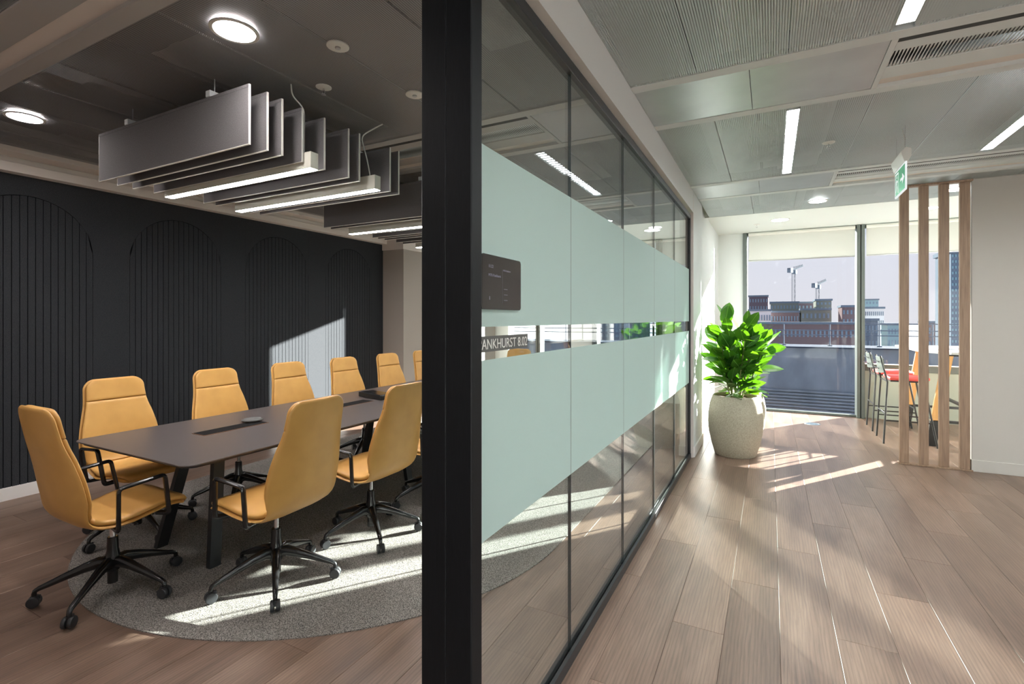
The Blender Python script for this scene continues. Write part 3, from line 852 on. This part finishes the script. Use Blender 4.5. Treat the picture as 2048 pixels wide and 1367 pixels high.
# ------------------------------------------------------------------ conference chairs
PROF = [(.262, .430), (.255, .449), (.19, .464), (.11, .456), (.03, .440), (-.05, .430), (-.118, .436), (-.172, .458), (-.212, .500), (-.237, .560), (-.252, .63), (-.266, .71), (-.284, .80), (-.300, .88), (-.313, .96), (-.323, 1.03), (-.328, 1.065)]
WID = [.225, .228, .238, .240, .236, .228, .220, .220, .232, .246, .250, .241, .222, .202, .194, .191, .188]
def spline(P_, n):
    """Catmull-Rom through the profile, n samples by arc length"""
    out = []
    m_ = len(P_)
    for i in range(m_ - 1):
        p0, p1, p2, p3 = P_[max(i - 1, 0)], P_[i], P_[i + 1], P_[min(i + 2, m_ - 1)]
        for q in range(8):
            t = q / 8
            out.append(tuple(.5 * ((2 * p1[k]) + (-p0[k] + p2[k]) * t + (2 * p0[k] - 5 * p1[k] + 4 * p2[k] - p3[k]) * t * t + (-p0[k] + 3 * p1[k] - 3 * p2[k] + p3[k]) * t ** 3) for k in range(3)))
    out.append(P_[-1])
    L = [0]
    for a, b in zip(out, out[1:]): L.append(L[-1] + math.hypot(a[0] - b[0], a[1] - b[1]))
    return out, L
PTS, LEN = spline([(y, z, w_) for (y, z), w_ in zip(PROF, WID)], 8)
TOT = LEN[-1]
def at(s):
    s = min(max(s, 0), TOT)
    for i in range(len(LEN) - 1):
        if s <= LEN[i + 1] + 1e-9:
            t = (s - LEN[i]) / max(LEN[i + 1] - LEN[i], 1e-9)
            a, b = PTS[i], PTS[i + 1]
            T = Vector((0, b[0] - a[0], b[1] - a[1])).normalized()
            return Vector((0, a[0] + (b[0] - a[0]) * t, a[1] + (b[1] - a[1]) * t)), T, a[2] + (b[2] - a[2]) * t
def loft(s0, s1, off, th, dw, rc0, rc1, re=.012, n=26, k=22):
    """rounded upholstered slab along the profile; rc: plan corner radius at each end, re: edge rounding length"""
    rings = []
    ss = [s0 + .0004, s0 + re * .12, s0 + re * .4, s0 + re]
    ss += [s0 + re + (s1 - s0 - 2 * re) * i / n for i in range(1, n)]
    ss += [s1 - re, s1 - re * .4, s1 - re * .12, s1 - .0004]
    extra = []
    for rc, e0, sg in ((rc0, s0, 1), (rc1, s1, -1)):
        if rc > .02: extra += [e0 + sg * rc * q for q in (.15, .3, .5, .75)]
    ss = sorted(set(ss + extra))
    for s in ss:
        P_, T, w_ = at(s); N = T.cross(Vector((1, 0, 0)))      # points to the sitter
        d0, d1 = s - s0, s1 - s
        w2 = w_ - dw
        for rc, d in ((rc0, d0), (rc1, d1)):
            if d < rc: w2 -= rc * (1 - math.sqrt(max(1 - (1 - d / rc) ** 2, 0)))
        t2 = th
        dm = min(d0, d1)
        if dm < re: t2 = th * math.sqrt(max(1 - (1 - dm / re) ** 2, .0025))
        # sides lift forward on the back, slightly on the seat
        back = min(max((P_.z - .47) / .1, 0), 1)
        wrap = (.030 * back + .012) * (1 - .5 * min(max((P_.z - .8) / .25, 0), 1))
        ring = []
        for a in range(k):
            ph = 2 * PI * a / k; c, s_ = math.cos(ph), math.sin(ph)
            cx_ = math.copysign(abs(c) ** .42, c); sy = math.copysign(abs(s_) ** .75, s_)
            xx = w2 * cx_
            ring.append(P_ + Vector((xx, 0, 0)) + N * (off + t2 * sy + wrap * (cx_ * w2 / .25) ** 2))
        rings.append(ring)
    return MB().rings(rings)
# check the sitter-side normal once: on the back it must point to +y
def make_chair(label):
    t = thing('conference_chair', label, 'chair', group='tan leather chairs around the meeting table')
    loft(.0, TOT, -.012, .013, 0, .06, .075, .014, 40).build('shell', M_leather, t, smooth=60)
    sseat = TOT * .0; s_seat_end = next(L for p, L in zip(PTS, LEN) if p[0] < -.19)
    s_head = next(L for p, L in zip(PTS, LEN) if p[1] > .905)
    loft(.006, s_seat_end, .012, .021, .010, .055, .03, .016, 22).build('seat', M_leather, t, smooth=60)
    loft(s_seat_end + .001, s_head, .010, .017, .010, .03, .004, .008, 24).build('backrest', M_leather, t, smooth=60)
    loft(s_head + .0005, TOT - .006, .010, .018, .010, .004, .065, .008, 12).build('headrest', M_leather, t, smooth=60)
    for s in (-1, 1):
        pts = rounded([(s * .17, -.075, .415), (s * .262, -.09, .415), (s * .285, -.10, .635), (s * .285, .115, .652), (s * .262, .15, .430), (s * .185, .125, .426)], .022)
        MB().tube(pts, .0145, 8, .75).build('armrest', M_gloss, t, smooth=50)
    MB().prism([(-.075, -.10), (.075, -.10), (.06, .09), (-.06, .09)], .405, .428).lathe([(.028, .385), (.045, .406)], 16).build('mechanism', M_black, t)
    MB().tube([(.05, .0, .412), (.17, .02, .404), (.20, .025, .400)], .006, 6).build('lever', M_black, t, smooth=50)
    MB().lathe([(.0135, .27), (.0135, .39)], 16).build('gas_lift', M_chrome, t, smooth=50)
    MB().lathe([(.024, .055), (.024, .115), (.033, .125), (.038, .17), (.034, .205), (.027, .235), (.025, .30), (.021, .304)], 20).build('column', M_gloss, t, smooth=40)
    legm = MB()
    st = [(.020, .165, .021, .030), (.06, .172, .021, .027), (.12, .157, .018, .022), (.20, .130, .0145, .017), (.27, .104, .012, .013), (.305, .092, .011, .011), (.322, .082, .010, .010), (.326, .068, .009, .010), (.326, .052, .009, .010)]
    rg = []
    for i, (r_, z_, hw_, hh) in enumerate(st):
        a = st[max(i - 1, 0)]; b = st[min(i + 1, len(st) - 1)]
        T = Vector((b[0] - a[0], 0, b[1] - a[1])).normalized(); N = Vector((-T.z, 0, T.x))
        rg.append([Vector((r_, 0, z_)) + Vector((0, math.cos(2 * PI * q / 10) * hw_ * 1.25, 0)) + N * (math.sin(2 * PI * q / 10) * hh * 1.15) for q in range(10)])
    legme = legm.rings(rg).mesh('leg', M_gloss, 50)
    cm = MB()
    for s in (-1, 1):
        Mw = Matrix.Translation((.326, s * .014, .029)) @ Matrix.Rotation(PI / 2, 4, 'X')
        cm.lathe([(.018, -.010), (.026, -.009), (.029, -.005), (.029, .005), (.026, .009), (.018, .010)], 18, M=Mw)
    cm.box(.300, .340, -.006, .006, .030, .058)
    casme = cm.mesh('castor', M_rubber, 40)
    for i in range(5):
        lg = part('leg', legme, t, rot=(0, 0, R(BASE0 + 72 * i)))
        part('castor', casme, lg)
    return t
BASE0 = 90
chair0 = make_chair('')
ZR = .006
def base_angle(ch, deg):
    """turn the five-star base on its swivel without turning the seat"""
    kids = [q for q in C.objects if q.parent == ch and q.name.split('.')[0] == 'leg']
    for i, q in enumerate(kids): q.rotation_euler = (0, 0, R(deg + 72 * i) - ch.rotation_euler.z)
spots = [  # x, y, facing (0 = +Y), base angle in the world, label
    (-3.20, 1.405, 0, 90, 'tan leather chair at the near head of the table, back to the viewer'),
    (-3.95, 1.885, -90, 68, 'tan leather chair on the felt wall side of the table, nearest the viewer'),
    (-3.95, 2.63, -90, 30, 'tan leather chair on the felt wall side, second from the near end of the table'),
    (-3.95, 3.36, -90, 55, 'tan leather chair on the felt wall side, before the sunlit patch of felt'),
    (-3.95, 4.08, -90, 10, 'tan leather chair on the felt wall side, at the far edge of the sunlit patch'),
    (-3.95, 4.80, -90, 40, 'tan leather chair on the felt wall side, in front of the taupe column'),
    (-3.95, 5.50, -90, 20, 'tan leather chair on the felt wall side, a sliver showing beside the black post'),
    (-2.505, 1.895, 93, 106, 'tan leather chair turned back to the viewer, nearest on the glass side of the table'),
    (-2.475, 2.62, 90, 108, 'tan leather chair on the glass side, second along and next to the black post'),
    (-2.475, 3.34, 90, 100, 'tan leather chair on the glass side, mostly hidden behind the black post'),
    (-2.475, 4.05, 90, 80, 'tan leather chair on the glass side seen only through the partition, fourth along'),
    (-2.475, 4.77, 90, 70, 'tan leather chair on the glass side seen only through the partition, fifth along'),
    (-2.475, 5.46, 90, 95, 'tan leather chair on the glass side farthest from the viewer'),
    (-3.25, 6.15, 180, 90, 'tan leather chair at the far head of the table by the room windows'),
]
for i, (x_, y_, fa, ba, lb) in enumerate(spots):
    ch = chair0 if i == 0 else dup(chair0, (x_, y_, ZR), R(fa), lb)
    ch.location = (x_, y_, ZR + .001); ch.rotation_euler = (0, 0, R(fa)); ch['label'] = lb
    base_angle(ch, ba)

# ------------------------------------------------------------------ baffle clusters with strip lamps
bxa, bxb = -4.077, -2.483
bafme = MB().cbox(bxa, bxb, -.0055, .0055, 2.44, 2.745, .001).mesh('felt_baffle', M_baf)
capme = MB().box(bxa, bxb, -.0065, .0065, 2.745, 2.762).mesh('top_rail', M_baf)
edgeme = MB().box(bxb - .001, bxb + .0015, -.006, .006, 2.437, 2.762).box(bxa - .0015, bxa + .001, -.006, .006, 2.437, 2.762).box(bxa, bxb, -.006, .006, 2.437, 2.4405).mesh('edge_trim', M_trimw)
lampme = MB().cbox(-3.97, -2.43, -.030, .030, 2.402, 2.50, .002).mesh('lamp_body', M_lampb)
difme = MB().box(-3.965, -2.435, -.026, .026, 2.3985, 2.4018).mesh('light_diffuser', M_lamp)
def cluster(ys, lamps, label):
    t = thing('baffle_cluster', label, 'ceiling baffle', (0, 0, 0), group='felt baffle clusters over the meeting table')
    for y_ in ys:
        b = part('felt_baffle', bafme, t, (0, y_, 0)); part('baffle_rail', capme, b); part('edge_trim', edgeme, b)
    for y_ in (ys[0], ys[-1]): pass
    for x_ in (-3.72, -2.84):
        MB().cbox(x_ - .02, x_ + .02, ys[0] - .01, ys[-1] + .02, 2.764, 2.80, .002).build('cross_bar', M_frame, t)
        for y_ in (ys[0] + .03, (ys[0] + ys[-1]) / 2, ys[-1] - .03):
            MB().tube([(x_, y_, 2.79), (x_, y_, ZC)], .003, 6).build('hanger_rod', M_steel, t)
    for y_ in lamps:
        l_ = part('strip_lamp', lampme, t, (0, y_, 0)); part('light_diffuser', difme, l_)
    return t
Y1 = [1.716, 1.824, 1.918, 2.056, 2.222, 2.422, 2.520, 2.827, 2.922]
cl1 = cluster(Y1, [2.098, 2.640], 'nearest cluster of grey felt baffles with two strip lamps over the table')
cl2 = cluster([3.644, 3.735, 4.04, 4.145, 4.35, 4.44, 4.55, 4.756, 4.88], [3.90, 5.02], 'far cluster of grey felt baffles partly behind the black post')
pts = rounded([(-2.50, 2.640, 2.50), (-2.51, 2.62, 2.62), (-2.55, 2.60, 2.78), (-2.50, 2.66, 2.84), (-2.44, 2.70, ZC)], .05)
MB().tube(pts, .0045, 6).build('lamp_cable', M_plastic, cl1, smooth=60)
pts = rounded([(-2.52, 2.098, 2.50), (-2.52, 2.10, 2.78), (-2.53, 2.02, 2.83), (-2.50, 1.99, ZC)], .04)
MB().tube(pts, .0045, 6).build('lamp_cable', M_plastic, cl1, smooth=60)

# ------------------------------------------------------------------ planters and rubber plants
def leaf_mesh():
    mb = MB(); N = 7; L = 1.0
    for i in range(N + 1):
        t = i / N; wv = .30 * math.sin(PI * min(t, .999) ** .85) ** .75 + .004
        z_ = -.16 * t * t + .03 * t
        mb.v += [(-wv, t * L, z_ + .05 * wv), (-wv * .5, t * L, z_ + .03 * wv), (0, t * L, z_ - .02), (wv * .5, t * L, z_ + .03 * wv), (wv, t * L, z_ + .05 * wv)]
    for i in range(N):
        for j in range(4):
            p = i * 5 + j; mb.f.append((p, p + 1, p + 6, p + 5))
    me = mb.mesh('leaf', M_leaf); me.polygons.foreach_set('use_smooth', [True] * len(me.polygons)); return me
# the leaf is built at real size so that its midrib is one too
LEAFS = []
for L_ in (.155, .20, .235):
    me = leaf_mesh()
    for v in me.vertices: v.co *= L_
    LEAFS.append(me)
def plant(px, py, ph_, pr, nleaf, seed, plabel, llabel, crown):
    rng = random.Random(seed)
    p = thing('stone_planter', plabel, 'planter', (px, py, 0), group='cast stone planters by the corridor wall')
    prof = [(.0, .0), (.205, 0), (.213, .008), (.245, .12), (.272, .24), (.283, .35), (.281, .45), (.264, .56), (.238, .64), (.230, .655), (.222, .658), (.214, .652), (.212, .604)]
    k_ = ph_ / .658
    MB().lathe([(r_ * pr / .283, z_ * k_) for r_, z_ in prof], 48).build('planter_body', M_pot, p, smooth=50)
    t = thing('rubber_plant', llabel, 'plant', (px, py, ph_ - .045), group='rubber plants in the planters')
    sm = MB()
    N = 16; ring_prev = None; mbs = MB(); rs = .21 * pr / .283
    for i in range(6):
        for j in range(N):
            r_ = rs * i / 5 + .0001; a = 2 * PI * j / N
            mbs.v.append((r_ * math.cos(a), r_ * math.sin(a), rng.uniform(-.006, .022)))
    for i in range(5):
        for j in range(N): mbs.f.append((i * N + j, i * N + (j + 1) % N, (i + 1) * N + (j + 1) % N, (i + 1) * N + j))
    o = mbs.build('bark_mulch', M_soil, t); o['kind'] = 'stuff'
    ch_, cr = crown
    stems = []
    for i in range(11):
        a = rng.uniform(0, 2 * PI); r0 = rng.uniform(0, .06); lean = rng.uniform(.05, cr * .62)
        top = Vector((math.cos(a) * lean, math.sin(a) * lean, rng.uniform(.62, 1.0) * ch_ * (1 - .45 * (lean / cr) ** 2)))
        b = Vector((math.cos(a) * r0, math.sin(a) * r0, -.01))
        mid = b.lerp(top, .5) + Vector((math.cos(a), math.sin(a), 0)) * .02
        stems.append((b, mid, top))
        MB().tube([b, b.lerp(mid, .5) + Vector((.004, 0, 0)), mid, mid.lerp(top, .5), top], [.008, .007, .006, .005, .003], 6).build('stem', M_stem, t, smooth=60)
    k = 0
    for i in range(nleaf):
        b, mid, top = stems[i % len(stems)]
        u = (i // len(stems) + .7 * rng.random()) / (nleaf / len(stems)); u = .09 + .91 * min(u, 1)
        P_ = b.lerp(mid, u * 2) if u < .5 else mid.lerp(top, u * 2 - 1)
        az = i * 2.39996 + rng.uniform(-.4, .4)
        out = Vector((P_.x, P_.y, 0)) * 1.6
        d = Vector((math.cos(az), math.sin(az), 0)) * .55 + out * 2.2
        d.z = rng.uniform(.15, 1.15) + max(0, u - .8) * 3.0 - max(0, .4 - u) * 1.6
        d.normalize()
        rt = d.cross(Vector((0, 0, 1))).normalized(); up = rt.cross(d)
        M3 = Matrix((rt, d, up)).transposed() @ Matrix.Rotation(rng.uniform(-.95, .95), 3, 'Y')
        P2 = P_ + d * .035
        o = part('leaf', LEAFS[rng.choice((0, 1, 1, 2, 2))], t, P2, M3.to_euler())
    return p, t
plant(-.352, 6.05, .658, .283, 165, 5, 'nearer cream cast stone planter by the corridor wall', 'bushy rubber plant with glossy leaves in the nearer cream planter', (.97, .50))
plant(-.335, 6.86, .60, .283, 110, 11, 'farther cream stone planter half hidden behind the first', 'rubber plant in the farther planter, sunlit leaves leaning to the window', (.80, .50))

# ------------------------------------------------------------------ bar table, stools, floor box
bt = thing('high_table', 'high bar table with pale top and oak legs behind the slats', 'table', (1.62, 7.3, 0))
MB().prism([(0, .42), (.02, .33), (.20, .02), (.28, 0), (.95, 0), (.95, 1.8), (0, 1.8)], 1.095, 1.12).build('tabletop', M_ttop, bt)
for yy in (.22, 1.45):
    for (xt, xb) in ((.22, .10), (.72, .84)):
        MB().rings([[(xb - .045, yy - .02, .30), (xb + .045, yy - .02, .30), (xb + .045, yy + .02, .30), (xb - .045, yy + .02, .30)],
                    [(xt - .045, yy - .02, 1.07), (xt + .045, yy - .02, 1.07), (xt + .045, yy + .02, 1.07), (xt - .045, yy + .02, 1.07)]]).build('leg', M_oak, bt)
        MB().rings([[(xb - .05 - .03 * (1 if xt < .5 else -1), yy - .024, 0), (xb + .04 - .03 * (1 if xt < .5 else -1), yy - .024, 0), (xb + .04 - .03 * (1 if xt < .5 else -1), yy + .024, 0), (xb - .05 - .03 * (1 if xt < .5 else -1), yy + .024, 0)],
                    [(xb - .05, yy - .024, .30), (xb + .05, yy - .024, .30), (xb + .05, yy + .024, .30), (xb - .05, yy + .024, .30)]]).build('leg_foot', M_black, bt)
    MB().cbox(.08, .86, yy - .02, yy + .02, .28, .31, .003).build('stretcher', M_black, bt)
    MB().cbox(.15, .80, yy - .02, yy + .02, 1.065, 1.095, .003).build('stretcher', M_black, bt)
MB().cbox(.45, .49, .22, 1.45, .42, .45, .003).build('foot_rail', M_black, bt)

def make_stool(label):
    t = thing('bar_stool', label, 'stool', group='black framed stools at the high table')
    seat = [(-.17, -.205), (.12, -.215), (.20, -.17), (.235, -.09), (.235, .09), (.20, .17), (.12, .215), (-.17, .205)]
    def sc_(k_): return [(x_ * k_, y_ * k_) for x_, y_ in seat]
    MB().rings([[(x_, y_, .765) for x_, y_ in sc_(.97)], [(x_, y_, .772) for x_, y_ in seat], [(x_, y_, .795) for x_, y_ in seat], [(x_, y_, .805) for x_, y_ in sc_(.94)]]).build('seat', M_red, t, smooth=50)
    MB().cbox(-.16, .2, -.18, .18, .745, .764, .003).build('seat_plate', M_black, t)
    for s in (-1, 1):
        MB().tube([(-.235, s * .225, 0), (-.195, s * .205, .74), (-.205, s * .19, .80), (-.255, s * .15, 1.05)], .0105, 8).build('leg', M_black, t, smooth=50)
        MB().tube([(.275, s * .225, 0), (.155, s * .18, .75)], .0105, 8).build('leg', M_black, t, smooth=50)
    for (a, b) in (((-.218, -.213, .36), (-.218, .213, .36)), ((.225, -.205, .33), (.225, .205, .33)), ((-.222, -.215, .28), (.238, -.21, .28)), ((-.222, .215, .28), (.238, .21, .28)), ((-.19, -.2, .745), (-.19, .2, .745))):
        MB().tube([a, b], .008, 6).build('foot_rail', M_black, t, smooth=50)
    # curved back plate with two bars behind it
    rg = []
    for q in range(9):
        u = -1 + 2 * q / 8; y_ = u * .185; x_ = .035 * (1 - u * u)
        hh = .10 - .02 * abs(u) ** 4
        rg.append([(-.225 - x_ + dx - .10 * dz, y_, .94 + dz) for dx, dz in ((-.005, -hh), (.005, -hh), (.005, hh), (-.005, hh))])
    MB().rings(rg).build('backrest', M_greybk, t, smooth=40)
    for z_ in (.90, .98):
        MB().tube([(-.275 - .0, -.17, z_), (-.278, 0, z_), (-.275, .17, z_)], .006, 6).build('back_bar', M_black, t, smooth=50)
    return t
st1 = make_stool('black framed bar stool with red seat, nearer of the two left of the slats')
st1.location = (1.44, 7.61, 0)
st2 = dup(st1, (1.44, 8.355, 0), 0, 'black framed bar stool with red seat, the one closer to the window')

fb = thing('floor_box', 'round steel floor outlet set in the planks before the tall window', 'floor box', (.528, 8.30, 0))
MB().lathe([(.10, 0), (.098, .003), (.082, .004), (.080, .002)], 36).build('box_ring', M_steel, fb, smooth=30)
MB().lathe([(.079, .0005), (.078, .0032), (.02, .0034)], 36).build('box_lid', M_fgrey, fb, smooth=30)

# ------------------------------------------------------------------ outside: lower roof, railing, town, cranes
para = setting('exterior_roof')
MB().box(-60, 60, 26, 26.4, -12, .20).build('parapet_wall', M_para, para)
MB().box(-60, 60, 25.85, 27.4, .20, .26).build('parapet_coping', M_deck, para)
MB().box(-60, 60, 27.4, 32, -3, .10).build('roof_deck', M_deck, para)
for i in range(12):
    z_ = -1.75 - i * .14
    MB().box(-14, 18, 25.86, 25.98, z_ - .035, z_ + .035).build('louvre_slat', M_para, para)
rl = thing('roof_railing', 'galvanised safety railing along the grey roof outside', 'railing', (0, 27, .26))
for z_ in (.50, .72, 1.02): MB().tube([(-40, 0, z_), (40, 0, z_)], .022, 6).build('rail', M_rail, rl, smooth=50)
pst = MB().tube([(0, 0, 0), (0, 0, 1.02)], .03, 6).box(-.09, .09, -.06, .06, 0, .05).mesh('post', M_rail, 50)
for i in range(-8, 11): part('railing_post', pst, rl, (.55 + i * 1.85, 0, 0))

def bld(name, label, x0, x1, Y, z1, m, rows, cols, depth=14, z0=-14, wz0=None, wm=None, roof=None, gable=False):
    t = thing(name, label, 'building', ((x0 + x1) / 2, Y, z0))
    W = (x1 - x0) / 2; H = z1 - z0
    MB().box(-W, W, 0, depth, 0, H).build('wall', m, t)
    MB().box(-W - .2, W + .2, -.2, depth, H, H + .4).build('roof', roof or M_fgrey, t)
    if gable:
        for s in (-.55, -.1):
            g0 = W * s; gw = W * .22
            MB().prism([(g0 - gw, H), (g0 + gw, H), (g0, H + gw * .75)], -.1, 6, Matrix(((1, 0, 0, 0), (0, 0, 1, 0), (0, 1, 0, 0), (0, 0, 0, 1)))).build('gable', m, t)
    zz0 = (wz0 if wz0 is not None else z0) - z0
    ch_ = (H - zz0) / rows; cw = 2 * W / cols
    wme = MB().box(-cw * .22, cw * .22, -.08, .1, ch_ * .22, ch_ * .68).mesh('window', wm or M_fwin)
    for r_ in range(rows):
        for c_ in range(cols):
            part('window', wme, t, (-W + cw * (c_ + .5), 0, zz0 + ch_ * r_))
    return t
D = 150.0
def X_(px):                                  # bearing of an outline, as X per metre of Y
    u = (px - 1024) / 994.0
    return (-S_ + u * C_) / (C_ + u * S_)
def place(name, label, pa, pb, ytop, Y, *a, **k):
    xa, xb = X_(pa) * Y, X_(pb) * Y
    f = fwd((xa + xb) / 2, Y)
    return bld(name, label, xa, xb, Y, 1.5 + (637.7 - ytop) / 994 * f, *a, **k)
place('brick_tower_block', 'dark purple brick block beyond the roof, left in the tall window', 1498, 1536, 593, 150, M_brick, 6, 7, wz0=-4, depth=10)
place('low_white_building', 'low pale building at the foot of the dark brick block', 1490, 1542, 622, 112, M_fwhite, 3, 10, wz0=-4, depth=6)
place('gabled_brick_building', 'brick and green building with small gables in the tall window', 1541, 1597, 606, 130, M_fgreen, 5, 9, wz0=-3, gable=True, depth=8)
place('brick_lower_building', 'lower brick building before the gabled one', 1541, 1598, 625, 120, M_brick2, 3, 10, wz0=-4, depth=6)
place('grey_roofed_building', 'long dark brick building with grey roof beside the gabled one', 1596, 1640, 606, 140, M_brick, 4, 6, wz0=-2, depth=8)
place('green_clad_block', 'green clad block with stepped grey roof left of the window post', 1602, 1661, 620, 120, M_fgreen, 3, 7, wz0=-3, depth=6)
place('green_clad_tower', 'green clad tower rising behind the stepped block', 1632, 1663, 601, 128, M_fgreen, 5, 4, wz0=0, depth=8)
place('brick_end_building', 'brick building right beside the window post', 1684, 1722, 614, 112, M_brick2, 4, 5, wz0=-3, depth=6)
place('teal_office_block', 'hazy teal office block right of the window post', 1724, 1757, 600, 180, M_fteal, 5, 5, wz0=0, depth=10)
place('white_stepped_building', 'white building with raked roof lights below the teal block', 1722, 1768, 617, 130, M_fwhite, 3, 12, wz0=-2, wm=M_fgrey, depth=6)
place('dark_tree_block', 'dark low building in front of the white one', 1722, 1756, 641, 104, M_fgrey, 2, 5, wz0=-4, depth=5)
place('hazy_low_building', 'low building glimpsed just left of the first oak slat', 1775, 1800, 650, 118, M_fteal, 2, 4, wz0=-4, depth=6)
place('red_low_building', 'low red building glimpsed between the second and third slats', 1856, 1890, 646, 110, M_brick2, 2, 5, wz0=-4, depth=6)
place('glass_tower', 'tall blue grey tower seen between the third and last slats', 1902, 1921, 505, 60, M_fgrey, 22, 3, wz0=-4, wm=M_fteal, depth=5)
place('long_terrace_building', 'long low brick terrace behind the roof railing', 1400, 1715, 648, 100, M_brick2, 2, 40, wz0=-5, depth=3)
place('west_office_building', 'grey office seen from the meeting room windows', 1180, 1300, 600, 140, M_fgrey, 7, 12, wz0=-4)
place('west_brick_building', 'brick block seen from the meeting room windows, nearer the wall', 1320, 1420, 610, 130, M_brick, 5, 10, wz0=-4)
gnd = MB().box(-900, 900, 60, 1600, -14.2, -14).build('exterior_ground', M_town); gnd['kind'] = 'structure'

def crane(px, ytop, Y, label):
    f = fwd(X_(px) * Y, Y); H = 14 + 1.5 + (637.7 - ytop) / 994 * f
    t = thing('tower_crane', label, 'crane', (X_(px) * Y, Y, -14), R(66), group='tower cranes on the skyline')
    mb = MB()
    for dx in (-.7, .7):
        for dy in (-.7, .7): mb.tube([(dx, dy, 0), (dx, dy, H)], .09, 4)
    n_ = int(H / 3)
    for i in range(n_): mb.tube([(-.7 if i % 2 else .7, -.7, i * 3), (.7 if i % 2 else -.7, -.7, i * 3 + 3)], .06, 4)
    mb.build('mast', M_crane, t)
    jb = MB().tube([(0, 0, H), (13, 0, H + 3)], .35, 4).tube([(0, 0, H + 1.6), (13, 0, H + 3.6)], .15, 4)
    for i in range(8): jb.tube([(i * 1.6, 0, H + i * .37), (i * 1.6 + .8, 0, H + 1.7 + i * .33)], .12, 4)
    jb.build('jib', M_crane, t)
    MB().box(-6, -3, -1, 1, H - 2, H + .6).build('counterweight', M_fgrey, t)
    MB().box(-6, 0, -.4, .4, H, H + .5).build('counter_jib', M_crane, t)
    MB().box(.5, 2.4, -1, 1, H - 2.4, H - .2).build('cab', M_fgrey, t)
crane(1587, 539, 330, 'hazy tower crane higher on the skyline, left of the other')
crane(1635, 569, 340, 'hazy tower crane lower on the skyline, nearer the window post')
